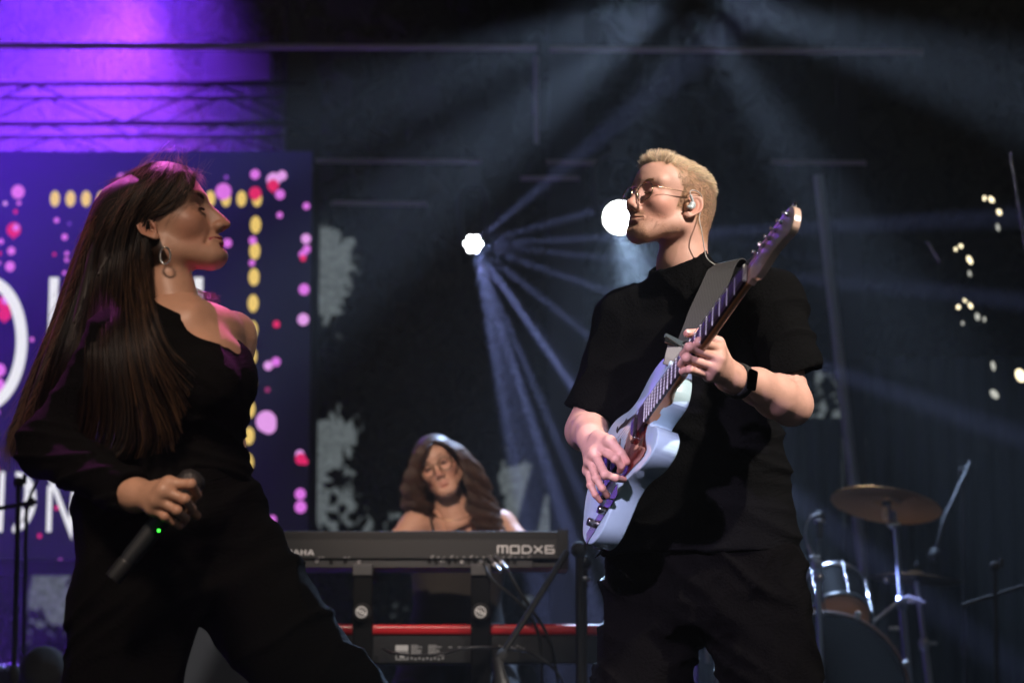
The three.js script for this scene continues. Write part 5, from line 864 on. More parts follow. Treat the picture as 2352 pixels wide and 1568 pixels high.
  // right side of the picture falls over her shoulder to the chest, the left side hangs behind the shoulder
  const G = [
    [[1003, 1012, -0.06], [1040, 1030, -0.1], [1066, 1068, -0.1], [1076, 1110, -0.1], [1080, 1150, -0.1], [1092, 1190, -0.1], [1100, 1214, -0.11]],
    [[1000, 1010, -0.04], [1052, 1026, -0.07], [1086, 1066, -0.08], [1098, 1112, -0.08], [1106, 1155, -0.09], [1120, 1190, -0.1], [1122, 1218, -0.12]],
    [[996, 1008, 0], [1058, 1024, -0.03], [1098, 1072, -0.04], [1114, 1122, -0.05], [1128, 1160, -0.06], [1140, 1190, -0.08], [1146, 1216, -0.1]],
    [[992, 1008, 0.05], [1050, 1018, 0.05], [1096, 1070, 0.05], [1116, 1130, 0.05], [1128, 1170, 0.03], [1140, 1200, 0.02], [1140, 1230, 0.02]],
    [[985, 1008, 0.06], [1010, 1020, 0.12], [1030, 1070, 0.13], [1040, 1130, 0.12], [1050, 1180, 0.12], [1050, 1220, 0.12], [1050, 1250, 0.12]],
    [[978, 1010, 0.05], [960, 1030, 0.08], [950, 1080, 0.1], [950, 1130, 0.1], [955, 1180, 0.1], [960, 1220, 0.1], [960, 1250, 0.1]],
    [[982, 1012, 0], [952, 1036, 0.0], [938, 1080, 0.0], [932, 1125, 0.02], [936, 1165, 0.03], [944, 1195, 0.04], [950, 1225, 0.06]],
    [[990, 1014, -0.04], [962, 1036, -0.07], [948, 1078, -0.07], [944, 1122, -0.06], [952, 1160, -0.05], [964, 1185, -0.03], [975, 1205, 0.0]],
    [[996, 1014, -0.06], [976, 1036, -0.1], [962, 1072, -0.095], [960, 1115, -0.08], [972, 1150, -0.06], [986, 1172, -0.04], [995, 1190, -0.01]],
  ].map((g) => spline(g.map(([x, y, d]) => at(x, y, D + d)), 26));
  for (let k = 0; k < 3600; k++) {
    const u = r() * (G.length - 1.001), a = Math.floor(u), f = u - a, inn = r() * 0.02, ph = Math.floor(u * 9) * 2.4 + 0.8 * r(), fz = r() * 50, q = [], last = 26 - Math.floor(r() ** 2 * 7), j = r();
    for (let i = 0; i <= last; i++) { const v = G[a][i].clone().lerp(G[a + 1][i], f), w = smooth(3, 14, i); v.x += w * (0.012 * Math.sin(i * 0.9 + ph * 1.3) + 0.012 * noise(fz, i * 0.5, 2) + 0.02 * noise(u * 4, i * 0.15, ph) + 0.01 * (j - 0.5)); v.y += 0.006 * noise(u * 3, i * 0.3, ph * 0.7); v.z += w * 0.012 * Math.cos(i * 0.9 + ph * 1.3) + 0.012 * noise(fz, i * 0.5, 7) - inn; q.push(v); }
    const m = 0.6 + 0.8 * r(), c = [0.065, 0.027, 0.011].map((v) => v * m); list.push({ p: q, r0: 0.0011, r1: 0.0007, c });
  }
  part('hair', strands(list), hairMat(0.4), p);
  part('scalp_hair', skin((x, y, z) => { const d = ell([-0.022, 0.045, 0], [0.108, 0.088, 0.084])(x, y, z); return Math.max(d, (x - 0.04) * 0.75 - (y - 0.07)); }, [-0.15, -0.06, -0.1], [0.1, 0.15, 0.1], 0.006).applyMatrix4(M), std([0.045, 0.023, 0.012], 0.5), p);
  const fine = []; for (const s of [-1, 1]) for (let i = 0; i < 90; i++) { const t2 = r(), z = s * lerp(0.012, 0.048, t2), x = lerp(0.094, 0.073, t2 * t2), y = 0.026 + 0.006 * Math.sin(t2 * 2.3); fine.push({ p: [T(x, y, z), T(x + 0.003, y + 0.003, z + s * 0.006)], r0: 0.0012, r1: 0.0006, c: [0.03, 0.016, 0.01] }); if (i < 40) fine.push({ p: [T(0.086, -0.001, s * lerp(0.019, 0.045, i / 39)), T(0.091, -0.001, s * lerp(0.019, 0.046, i / 39))], r0: 0.0011, r1: 0.0006, c: [0.03, 0.015, 0.01] }); }
  for (const s of [-1, 1]) part('eye', new THREE.SphereGeometry(0.0105, 16, 12).scale(0.55, 0.42, 1).translate(0.0855, 0.002, s * 0.0315).applyMatrix4(M), std([0.03, 0.018, 0.012], 0.25), p);
  tag(part('brows_and_lashes', strands(fine), hairMat(0.5), p), null, null, null, 'stuff');
  const gl = new THREE.Group(); gl.name = 'glasses'; gl.userData.label = 'thin wire glasses'; p.add(gl);
  const wire = std([0.12, 0.08, 0.05], 0.35, 0.8), loc = (a) => T(...a).toArray();
  for (const s of [-1, 1]) { part('rim', new THREE.TorusGeometry(0.0235, 0.0022, 6, 36).applyMatrix4(new THREE.Matrix4().makeRotationY(Math.PI / 2 - s * 0.15).setPosition(0.1, -0.004, s * 0.034).premultiply(M)), wire, gl); part('temple', tube([[0.096, 0.004, s * 0.057], [0.06, 0.01, s * 0.073], [-0.01, 0.02, s * 0.078]].map(loc), 0.001, 16, 6), wire, gl); }
  part('bridge', tube([[0.1, 0.003, -0.012], [0.106, 0.007, 0], [0.1, 0.003, 0.012]].map(loc), 0.001, 10, 6), wire, gl);
  part('necklace', tube([at(985, 1172, D - 0.05), at(1010, 1190, D - 0.09), at(1040, 1195, D - 0.1), at(1075, 1186, D - 0.08), at(1092, 1170, D - 0.02)], 0.0012, 24, 6), std([0.6, 0.4, 0.18], 0.25, 1), p);
  // stool
  const st = thing('stool', 'black round drum stool under the keyboard player', 'stool', [C[0], 0, C[2]]), sy = C[1] - 0.24;
  part('seat', lathe([[0, sy], [0.15, sy], [0.17, sy - 0.02], [0.17, sy - 0.07], [0, sy - 0.08]], 32), MAT.rubber, st);
  part('pole', rod([0, 0.18, 0], [0, sy - 0.07, 0], 0.016), MAT.chrome, st);
  for (let k = 0; k < 3; k++) { const a = k * 2.094 + 0.5; part('leg', rod([0, 0.3, 0], [Math.cos(a) * 0.26, 0.012, Math.sin(a) * 0.26], 0.012), MAT.chrome, st); }
}
// ---------- lettering as flat print ----------
function print(w, h, draw, px = 512) { // a printed transparent-backed sheet is avoided: the print carries its own backing colour
  const c = document.createElement('canvas'); c.width = px; c.height = Math.max(8, Math.round(px * h / w)); draw(c.getContext('2d'), c.width, c.height);
  const t = new THREE.CanvasTexture(c); t.colorSpace = THREE.SRGBColorSpace; return t;
}
// ---------- keyboards on their two-tier stand ----------
{
  const D = 7.2, zF = atZ(0, 0, 0) && at(1176, 1260, D)[2];
  const L = atZ(585, 1262, zF), R = atZ(1301, 1262, zF), W = R[0] - L[0], top = atZ(900, 1218, zF)[1], bot = atZ(900, 1303, zF)[1], cx = (L[0] + R[0]) / 2;
  const k = thing('synthesizer', 'dark grey synthesizer keyboard lettered MODX6, on the upper tier seen from behind', 'keyboard', [cx, bot, zF]), H = top - bot, grey = std([0.015, 0.0155, 0.017], 0.55, 0, { specularIntensity: 0.5 }), dark = std([0.012, 0.012, 0.013], 0.6);
  // rear panel sloping: an upper band, a deep groove, a lower connector band
  part('top_case', box(W, 0.03, 0.36, [0, H - 0.016, -0.18], 0.006), grey, k);
  const band = H * 0.53, tex = print(W, band, (x, w, h) => {
    x.fillStyle = '#151618'; x.fillRect(0, 0, w, h); x.fillStyle = '#d8d8da';
    x.font = `bold ${h * 0.42}px sans-serif`; x.save(); x.translate(w * 0.046, h * 0.84); x.scale(w * 0.142 / x.measureText('YAMAHA').width, 1); x.fillText('YAMAHA', 0, 0); x.restore();
    // squared modern letters
    const lx = w * 0.783, u = h * 0.077, ly = h * 0.34; x.strokeStyle = '#d8d8da'; x.lineWidth = u * 1.05; x.lineJoin = 'round'; const P = (...q) => { x.beginPath(); q.forEach(([a, b], i) => i ? x.lineTo(lx + a * u, ly + b * u) : x.moveTo(lx + a * u, ly + b * u)); x.stroke(); };
    P([0, 5.2], [0, 0], [6.4, 0], [6.4, 5.2]); P([3.2, 0], [3.2, 5.2]); P([8.6, 0], [14.2, 0], [14.2, 5], [8.6, 5], [8.6, 0]); P([16.6, 0], [20.8, 0], [22.4, 1.6], [22.4, 3.4], [20.8, 5], [16.6, 5], [16.6, 0]); P([24.4, 0], [30, 5.1]); P([30, 0], [24.4, 5.1]); P([37.6, 0], [32.2, 0], [32.2, 5], [37.6, 5], [37.6, 2.5], [32.2, 2.5]);
    x.fillStyle = '#a9a9aa'; const r = rng(5); for (let i = 0; i < 16; i++) { const a = w * (0.565 + 0.021 * i); x.fillRect(a, h * 0.93, w * 0.006 * (0.6 + r()), h * 0.05); if (i % 3 === 0) x.fillRect(a + w * 0.004, h * 0.86, w * 0.008, h * 0.04); } for (const a of [0.2, 0.212, 0.284, 0.297]) x.fillRect(w * a, h * 0.94, w * 0.008, h * 0.04);
  }, 1024);
  part('rear_panel', [box(W - 0.002, band, 0.012, [0, H - 0.03 - band / 2 + 0.004, 0.004], 0.002)], grey, k);
  part('printed_panel', new THREE.PlaneGeometry(W - 0.01, band - 0.004).translate(0, H - 0.03 - band / 2 + 0.004, 0.0108), std(0xffffff, 0.55, 0, { map: tex }), k, 'grey rear panel with white lettering');
  part('groove', box(W - 0.13, H * 0.2, 0.01, [-0.03, H * 0.36, -0.03], 0.002), MAT.black, k);
  part('connector_panel', box(W - 0.14, H * 0.27, 0.012, [-0.03, H * 0.13, -0.006], 0.002), std([0.024, 0.025, 0.027], 0.5), k);
  part('underside', box(W - 0.02, 0.02, 0.34, [0, 0.01, -0.18], 0.004), dark, k);
  for (const s of [-1, 1]) { const g = new THREE.ExtrudeGeometry(new THREE.Shape([[-0.37, 0], [-0.012, -0.004], [0.011, H * 0.35], [0.011, H], [-0.37, H]].map((q) => new THREE.Vector2(...q))), { depth: 0.03, bevelEnabled: true, bevelSize: 0.002, bevelThickness: 0.002, bevelSegments: 2 }); part('end_cheek', g.rotateY(-Math.PI / 2).translate(s * (W / 2) + (s > 0 ? 0.004 : 0.03), 0, 0), grey, k); }
  for (let i = 0; i < 18; i++) { const u = i < 4 ? -0.3 + i * 0.045 : 0.06 + (i - 4) * 0.021; part('socket', lathe([[0, 0], [0.0035, 0], [0.0045, 0.004], [0.006, 0.004], [0.0065, 0]], 14).rotateX(Math.PI / 2).translate(u * W, H * (i % 2 ? 0.15 : 0.17), 0.0005), i % 3 ? MAT.black : MAT.steel, k); }
  for (let i = 0; i < 36; i++) part('key', box(W / 36 - 0.002, 0.014, 0.13, [-W / 2 + 0.02 + (i + 0.5) * (W - 0.04) / 36, H - 0.012, -0.43], 0.002), std([0.6, 0.6, 0.58], 0.35), k);
  part('key_bed', box(W, 0.06, 0.14, [0, H - 0.06, -0.43], 0.004), dark, k);
  // lower, red-edged keyboard
  const l2 = atZ(835, 1470, zF + 0.04), r2 = atZ(1348, 1470, zF + 0.04), t2 = atZ(1000, 1433, zF + 0.04)[1], m2 = atZ(1000, 1458, zF + 0.04)[1], b2 = atZ(1000, 1524, zF + 0.04)[1], x0 = l2[0] - 0.42, W2 = r2[0] + 0.16 - x0, H2 = t2 - b2;
  const n = thing('stage_piano', 'black stage keyboard with a bright red top edge, on the lower tier', 'keyboard', [(x0 + x0 + W2) / 2, b2, zF + 0.04]), red = std([0.5, 0.012, 0.018], 0.3, 0, { clearcoat: 0.6, clearcoatRoughness: 0.2 });
  part('red_case', box(W2, t2 - m2, 0.34, [0, H2 - (t2 - m2) / 2, -0.17], 0.012), red, n, 'glossy red top case');
  const ptex = print(W2, m2 - b2, (x, w, h) => { x.fillStyle = '#17181b'; x.fillRect(0, 0, w, h); const X = (px) => ((px - 835) / (1348 - 835) * (r2[0] - l2[0]) + 0.42) / W2 * w; x.fillStyle = '#c9cacb'; x.fillRect(X(907), h * 0.33, X(937) - X(907), h * 0.24); x.strokeStyle = '#c9cacb'; x.lineWidth = 3; x.strokeRect(X(909), h * 0.62, X(936) - X(909), h * 0.26); x.fillRect(X(917), h * 0.68, X(929) - X(917), h * 0.14); const r = rng(9); x.fillStyle = '#b9babb'; for (const [a, b] of [[943, 973], [983, 1017]]) for (let j = 0; j < 6; j++) x.fillRect(X(a), h * (0.33 + j * 0.06), (X(b) - X(a)) * (0.45 + 0.5 * r()), h * 0.03); x.fillRect(X(943), h * 0.72, X(1020) - X(943), h * 0.03); for (let j = 0; j < 9; j++) x.fillRect(X(943 + j * 9), h * (0.8 + 0.03 * (j % 2)), X(4) - X(0), h * 0.08); for (const a of [1030, 1052, 1068]) x.fillRect(X(a), h * 0.4, X(a + 9) - X(a), h * 0.03); for (let j = 0; j < 9; j++) { x.fillRect(X(1146 + j * 7), h * (0.34 + 0.05 * (j % 3)), X(5) - X(0), h * 0.035); } }, 1400);
  part('rear_case', box(W2, m2 - b2, 0.33, [0, (m2 - b2) / 2 - 0.0005, -0.175], 0.004), MAT.black, n);
  part('printed_panel', new THREE.PlaneGeometry(W2 - 0.01, m2 - b2 - 0.008).translate(0, (m2 - b2) / 2, -0.0078), std(0xffffff, 0.5, 0, { map: ptex }), n, 'black rear panel with small white print');
  const dullBlack = std([0.0035, 0.0035, 0.004], 0.8, 0, { specularIntensity: 0.3 });
  // stand: two square columns with round end caps on the arm joints
  const s = thing('keyboard_stand', 'black two-tier keyboard stand with round white-marked end caps', 'stand', [cx, 0, zF + 0.06]);
  const discT = print(1, 1, (x, w) => { x.fillStyle = '#0c0c0d'; x.fillRect(0, 0, w, w); x.strokeStyle = '#d9d9d9'; x.lineWidth = w * 0.1; x.beginPath(); x.arc(w / 2, w / 2, w * 0.36, 0, 7); x.stroke(); x.beginPath(); x.arc(w / 2, w / 2, w * 0.17, 0, 7); x.lineWidth = w * 0.07; x.stroke(); x.lineWidth = w * 0.12; x.beginPath(); x.moveTo(w * 0.12, w * 0.3); x.lineTo(w * 0.88, w * 0.7); x.stroke(); }, 128);
  for (const [px, lab] of [[832, 'column'], [1104, 'column']]) {
    const c = atZ(px, 1406, zF + 0.06), u = c[0] - cx, cap0 = new THREE.Group();
    part('column', box(0.058, top - 0.12, 0.05, [u, (top - 0.12) / 2, -0.02], 0.006), dullBlack, s);
    part('upper_arm', box(0.05, 0.03, 0.36, [u, bot - 0.018, -0.22], 0.006), dullBlack, s); part('lower_arm', box(0.05, 0.03, 0.36, [u, b2 - 0.018, -0.2], 0.006), dullBlack, s);
    part('arm_bracket', box(0.06, 0.035, 0.03, [u, bot - 0.01, 0.0], 0.004), std([0.05, 0.05, 0.053], 0.5), s);
    const e = new THREE.Group(); e.name = 'end_cap'; s.add(e); part('knob', lathe([[0, 0.034], [0.022, 0.034], [0.0265, 0.028], [0.0275, 0], [0, 0]], 32).rotateX(Math.PI / 2).translate(u, c[1], 0.006), MAT.rubber, e); part('marking', new THREE.CircleGeometry(0.0205, 32).translate(u, c[1], 0.0408), std(0xffffff, 0.5, 0, { map: discT }), e);
    part('foot', box(0.06, 0.05, 0.66, [u, 0.026, -0.1], 0.008), dullBlack, s);
  }
  part('crossbar', rod([atZ(832, 1300, zF)[0] - cx, 0.35, -0.03], [atZ(1104, 1300, zF)[0] - cx, 0.35, -0.03], 0.02), dullBlack, s);
  // cables
  const cable = (pts, r, lab, m = MAT.rubber) => tag(part('cable', tube(pts, r, 60, 8), m), lab, 'cable');
  const shiny = std([0.03, 0.03, 0.032], 0.3);
  cable([at(880, 1490, 7.1), at(905, 1500, 7.02), at(960, 1505, 7.0), at(1020, 1500, 7.0), at(1060, 1489, 7.0), at(1110, 1486, 7.02), at(1160, 1490, 7.05), at(1225, 1502, 7.1), at(1290, 1560, 7.1), at(1300, 1700, 7.1)], 0.004, 'black cable sagging in front of the lower keyboard back panel', shiny);
  cable([at(1112, 1296, 7.12), at(1130, 1330, 7.05), at(1180, 1372, 7.05), at(1215, 1410, 7.08), at(1240, 1470, 7.12), at(1245, 1620, 7.14)], 0.0045, 'black cable dropping from the left plug of the upper keyboard');
  cable([at(1166, 1308, 7.08), at(1190, 1352, 7.05), at(1222, 1400, 7.06), at(1262, 1470, 7.1), at(1290, 1620, 7.12)], 0.0045, 'black cable dropping from the right plug of the upper keyboard');
  for (const [a, b, c, d, lab] of [[1122, 1278, 1150, 1312, 'silver jack plug in the upper keyboard back, left one'], [1138, 1276, 1166, 1308, 'silver jack plug in the upper keyboard back, right one']]) { const p = thing('jack_plug', lab, 'plug'); part('barrel', rod(at(a, b, 7.17), at(c, d, 7.08), 0.0055), MAT.steel, p); part('collar', rod(at(lerp(a, c, 0.5), lerp(b, d, 0.5), 7.125), at(lerp(a, c, 0.62), lerp(b, d, 0.62), 7.114), 0.0075), std([0.6, 0.6, 0.6], 0.3), p); }
}
function micStand(name, label, foot, top, boomA, boomB, o = {}) {
  const s = thing(name, label, 'stand', [foot[0], 0, foot[2]]), rel = (p) => sub(p, [foot[0], 0, foot[2]]), r = o.r ?? 0.0095;
  part('lower_tube', rod([0, 0.05, 0], [0, top[1] * 0.55, 0], r * 1.35), MAT.black, s); part('upper_tube', rod([0, top[1] * 0.5, 0], rel(top), r), MAT.black, s);
  part('clutch', lathe([[0, 0], [r * 2, 0.002], [r * 2.2, 0.03], [r * 1.7, 0.05], [0, 0.05]], 20).translate(0, top[1] * 0.53, 0), MAT.rubber, s);
  for (let k = 0; k < 3; k++) { const a = k * 2.094 + 0.4; part('leg', rod([0, 0.1, 0], [Math.cos(a) * 0.3, 0.012, Math.sin(a) * 0.3], 0.008), MAT.black, s); }
  if (boomA) { part('boom', rod(rel(boomA), rel(boomB), r * 0.85), o.boomM ?? MAT.black, s); part('knuckle', new THREE.SphereGeometry(r * 2.2, 16, 12).translate(...rel(top)), MAT.rubber, s); part('wing_nut', box(0.012, 0.03, 0.02, add(rel(top), [0.02, 0.01, 0.01]), 0.004), MAT.black, s); }
  return s;
}
{
  const a = at(1302, 1268, 6.9), b = at(1150, 1508, 6.6), up = at(1302, 1262, 6.92);
  const s = micStand('microphone_stand', 'black microphone stand with its boom slanting down in front of the keyboards', [up[0] + 0.035, 0, up[2]], [up[0] + 0.035, up[1], up[2]], a, b, { r: 0.011 });
  const m = thing('microphone', 'dark microphone hanging at the low end of the slanting boom by the keyboards', 'microphone', b), d = vec(sub(b, a)).normalize().toArray();
  part('clip', aim(lathe([[0, -0.02], [0.014, -0.018], [0.016, 0.02], [0, 0.022]], 18), [0, 0, 0], d), MAT.rubber, m); part('microphone_body', aim(lathe([[0, 0], [0.014, 0], [0.019, 0.05], [0.026, 0.07], [0.026, 0.1], [0.018, 0.12], [0, 0.124]], 26), [-0.01, -0.005, 0.01], [0.15, -0.9, 0.3]), std([0.03, 0.03, 0.03], 0.5, 0.4), m);
  const c = at(1340, 1292, 7.0); const cl = thing('clamp_knob', 'black ball-headed clamp beside the keyboard end, left of the guitar tail', 'clamp', c);
  part('ball', new THREE.SphereGeometry(0.024, 24, 16), MAT.blackGloss, cl); part('collar', rod([0, -0.07, 0], [0, -0.02, 0], 0.014), MAT.black, cl); part('ring', lathe([[0.012, -0.05], [0.02, -0.052], [0.02, -0.04], [0.012, -0.042]], 24), MAT.steel, cl); part('pin', rod([-0.005, 0.02, 0], [-0.005, 0.055, 0], 0.008), MAT.chrome, cl); part('post', rod([0, -c[1] + 0.02, 0], [0, -0.06, 0], 0.011), MAT.black, cl); part('base', lathe([[0, -c[1]], [0.12, -c[1]], [0.12, -c[1] + 0.015], [0.02, -c[1] + 0.03], [0, -c[1] + 0.03]], 28), MAT.black, cl);
  // left edge: stand with a small boom in front of the lettering
  const f = at(42, 1180, 7.6), t = at(42, 1108, 7.6); micStand('microphone_stand', 'thin black microphone stand at the left edge in front of the letters', [f[0], 0, f[2]], t, at(-30, 1172, 7.5), at(82, 1152, 7.55), { r: 0.008 });
  micStand('instrument_stand', 'second thin black stand at the left edge, just right of the microphone stand', [at(60, 1300, 7.9)[0], 0, at(60, 1300, 7.9)[2]], at(60, 1160, 7.9), at(60, 1160, 7.9), at(86, 1098, 7.9), { r: 0.006 });
  // gear at the lower left: a flight case with a metal strip, a lamp-like round shape
  const q0 = atZ(-60, 1520, -3.2), q1 = atZ(150, 1535, -3.2), fc = thing('flight_case', 'low dark case with a grey metal edge strip at the bottom left', 'case', [(q0[0] + q1[0]) / 2, 0, -3.4]), cw = q1[0] - q0[0], chh = q0[1];
  part('box', box(cw + 0.02, chh - 0.012, 0.4, [0, (chh - 0.012) / 2, 0], 0.01), MAT.black, fc); for (let i = 0; i < 3; i++) part('edge_strip', box(cw / 3 - 0.012, 0.022, 0.006, [(i - 1) * cw / 3, chh - 0.018, 0.203], 0.002), std([0.2, 0.22, 0.25], 0.5, 0.5), fc);
  const fb = at(110, 1545, 7.7); const fl = thing('floor_lamp', 'round dark floor lamp beside the thin stands at the lower left', 'stage lamp', [fb[0], 0, fb[2]]);
  part('drum', lathe([[0, 0], [0.06, 0], [0.075, 0.04], [0.075, 0.1], [0.05, 0.13], [0, 0.135]], 28).rotateX(1.2).translate(0, fb[1] - 0.02, 0), MAT.rubber, fl); part('bracket', [rod([-0.08, 0.02, 0], [-0.08, fb[1], 0], 0.01), rod([0.08, 0.02, 0], [0.08, fb[1], 0], 0.01), rod([-0.08, 0.02, 0], [0.08, 0.02, 0], 0.01)], MAT.black, fl); part('strap', tube([at(122, 1520, 7.62), at(132, 1540, 7.6), at(146, 1562, 7.6)].map((v) => sub(v, [fb[0], 0, fb[2]])), 0.003, 12, 6), std([0.4, 0.36, 0.3], 0.5), fl);
  // wedge monitor seen between the singer's legs
  const w = at(480, 1600, 6.3), wm = thing('monitor_wedge', 'dark grey stage monitor seen between the singer legs', 'speaker', [w[0], 0, w[2]]);
  const wx = 0.27, prof = new THREE.Shape([[-0.24, 0], [0.2, 0], [0.1, at(430, 1432, 6.3)[1]], [-0.06, at(430, 1432, 6.3)[1] + 0.005]].map((v) => new THREE.Vector2(...v)));
  part('cabinet', new THREE.ExtrudeGeometry(prof, { depth: wx, bevelEnabled: true, bevelSize: 0.008, bevelThickness: 0.008, bevelSegments: 2 }).translate(0, 0, -wx / 2), std([0.03, 0.034, 0.042], 0.6), wm);
  part('handle', box(0.12, 0.03, 0.01, [-0.02, 0.45, wx / 2 + 0.014], 0.006), MAT.black, wm);
}

// ---------- drum kit ----------
{
  const hard = std([0.35, 0.35, 0.37], 0.3, 1), lacq = std([0.003, 0.003, 0.0035], 0.6, 0, { specularIntensity: 0.06 });
  const cymbal = (name, label, c, R, nrm, m) => { const t = thing(name, label, 'cymbal', c); const ring = []; const prof = [[0, 0.022 * R / 0.2], [0.02, 0.0215 * R / 0.2], [0.042 * R / 0.2, 0.008], [0.05 * R / 0.2, 0.0045]]; for (let i = 0; i <= 26; i++) { const u = lerp(0.055 * R / 0.2, R, i / 26); prof.push([u, 0.004 - 0.018 * ((u / R) ** 2) + 0.00035 * Math.sin(i * 3)]); } for (let i = 26; i >= 0; i--) { const u = lerp(0.055 * R / 0.2, R, i / 26); prof.push([u, 0.0025 - 0.018 * ((u / R) ** 2)]); } prof.push([0.04 * R / 0.2, 0.0065], [0, 0.02 * R / 0.2]); part('disc', aim(lathe(prof, 72), [0, 0, 0], nrm), m, t); part('wing_nut', aim(lathe([[0, 0.03], [0.009, 0.03], [0.011, 0.042], [0.005, 0.055], [0, 0.056]], 14), [0, 0, 0], nrm), MAT.black, t); part('felt', aim(lathe([[0, -0.012], [0.016, -0.012], [0.016, 0.0], [0, 0.002]], 18), [0, 0, 0], nrm), MAT.rubber, t); return t; };
  const lines = noiseTex(256, (u, v) => 0.5 + 0.5 * fbm(u * 2, v * 70, 1, 3)), bronze = std([0.3, 0.145, 0.04], 0.42, 1, { bumpMap: lines, bumpScale: 0.0003 });
  const c1 = at(2037, 1152, 8.7), n1 = dirC(0.16, 0.9, 0.42).map((v, i) => [0.17, 0.955, -0.23][i]); cymbal('crash_cymbal', 'bronze crash cymbal on a stand, seen from below at the right', c1, 0.2, n1, bronze);
  const c2 = at(2105, 1322, 9.0); cymbal('ride_cymbal', 'dark cymbal seen nearly edge-on below the bronze one', c2, 0.17, [0.08, 0.99, -0.06], std([0.1, 0.055, 0.025], 0.45, 1));
  const stand = (name, label, top, base, tone) => { const t = thing(name, label, 'stand', [base[0], 0.36, base[2]]), rel = (p) => sub(p, [base[0], 0.36, base[2]]); const T0 = rel(top), mid = T0.map((v, i) => lerp([0, 0.1, 0][i], v, 0.6)); part('lower_tube', rod([0, 0.1, 0], mid, 0.0135), tone, t); part('upper_tube', rod(mid, T0, 0.009), tone, t); part('clamp', aim(lathe([[0, 0], [0.018, 0], [0.02, 0.03], [0.013, 0.045], [0, 0.045]], 18), add(mid, [0, -0.01, 0]), sub(T0, mid)), tone, t); part('wing_bolt', box(0.03, 0.012, 0.01, add(mid, [0.03, 0.015, 0.01]), 0.003), hard, t); for (let k = 0; k < 3; k++) { const a = k * 2.094 + 0.7; part('leg', rod([0, 0.32, 0], [Math.cos(a) * 0.28, 0.012, Math.sin(a) * 0.28], 0.009), tone, t); } return t; };
  const s1 = stand('cymbal_stand', 'grey metal stand holding the bronze cymbal', add(c1, [0.02, -0.035, 0.03]), at(2098, 1560, 8.7), std([0.3, 0.34, 0.4], 0.35, 0.9));
  { const b = thing('cymbal_tilter', 'chrome tilter and pale felt under the bronze cymbal', 'tilter', c1); part('tilter', [rod([0.012, -0.09, 0.04], [0.004, 0.0, 0.0], 0.006), new THREE.SphereGeometry(0.017, 16, 12).translate(0.012, -0.085, 0.04)], hard, b); part('wing_bolt', box(0.05, 0.013, 0.012, [0.014, -0.085, 0.055], 0.004), hard, b); part('tag', new THREE.SphereGeometry(0.016, 16, 12).scale(0.8, 1.7, 0.5).translate(-0.012, -0.045, 0.045), std([0.65, 0.42, 0.24], 0.5), b, 'pale drop-shaped tag'); }
  stand('cymbal_stand', 'thin stand holding the dark edge-on cymbal', add(c2, [0, -0.02, 0]), add(at(2150, 1560, 9.0), [0, 0, 0]), MAT.steel);
  // rack tom tilted to the drummer: its lower head faces the audience
  const tc = at(1930, 1424, 8.3), td = [0.0, 0.6, -0.8], tom = thing('rack_tom', 'black rack tom tilted away, its orange lower head lit', 'drum', tc), q = (g) => aim(g, [0, 0, 0], td), R = 0.105, H = 0.2;
  part('shell', q(lathe([[R, 0.012], [R, H - 0.012]], 48)), lacq, tom); part('lower_head', q(lathe([[0, 0.003], [R * 0.985, 0.003], [R * 0.99, 0.014]], 48)), std([0.72, 0.33, 0.13], 0.5), tom, 'orange lower drum head');  // the orange tone is in the head colour
  part('upper_head', q(lathe([[R, H - 0.01], [R * 0.96, H - 0.002], [0, H]], 48)), std([0.6, 0.6, 0.58], 0.6), tom);
  for (const y of [0, H - 0.02]) part('hoop', q(lathe([[R + 0.001, y - 0.002], [R + 0.006, y - 0.002], [R + 0.007, y + 0.01], [R + 0.005, y + 0.02], [R + 0.001, y + 0.02]], 48)), y ? hard : std([0.02, 0.02, 0.02], 0.3), tom);
  for (let k = 0; k < 6; k++) { const a = k * 1.0472 + 0.3; const u = new THREE.Group(); u.name = 'lug'; tom.add(u); part('casing', q(box(0.012, 0.03, 0.01, [Math.cos(a) * (R + 0.007), H * 0.5, Math.sin(a) * (R + 0.007)], 0.004, 0, -a, 0)), hard, u); part('tension_rod', q(rod([Math.cos(a) * (R + 0.008), 0.0, Math.sin(a) * (R + 0.008)], [Math.cos(a) * (R + 0.008), H, Math.sin(a) * (R + 0.008)], 0.002)), hard, u); }
  part('mount', rod([0, 0.08, -0.1], sub(at(1935, 1470, 8.4), tc), 0.012), hard, tom);
  // bass drum facing the audience
  const bc = at(1898, 1610, 8.15), bd = thing('bass_drum', 'large black bass drum with a dark wooden hoop facing the audience', 'drum', [bc[0], 0.65, bc[2]]), BR = 0.285, b = (g) => g.rotateX(Math.PI / 2);
  part('shell', b(lathe([[BR - 0.01, -0.4], [BR - 0.01, -0.03]], 64)), lacq, bd); part('front_head', b(lathe([[0, 0], [BR - 0.02, 0], [BR - 0.012, -0.02]], 64)), std([0.003, 0.003, 0.0035], 0.6, 0, { specularIntensity: 0.06 }), bd);
  for (const y of [-0.035, -0.41]) part('hoop', b(lathe([[BR - 0.012, y], [BR + 0.003, y], [BR + 0.003, y + 0.045], [BR - 0.012, y + 0.045], [BR - 0.012, y]], 72)), std([0.05, 0.02, 0.01], 0.5), bd, 'dark wooden hoop');
  for (let k = 0; k < 8; k++) { const a = k * 0.785 + 0.39; part('claw', box(0.02, 0.03, 0.05, [Math.cos(a) * (BR + 0.008), Math.sin(a) * (BR + 0.008), -0.01], 0.006, 0, 0, a - Math.PI / 2), hard, bd); }
  part('spur', [rod([-BR * 0.9, -0.1, -0.1], [-BR * 1.25, -0.28, 0.02], 0.008), rod([BR * 0.9, -0.1, -0.1], [BR * 1.25, -0.28, 0.02], 0.008)], hard, bd);
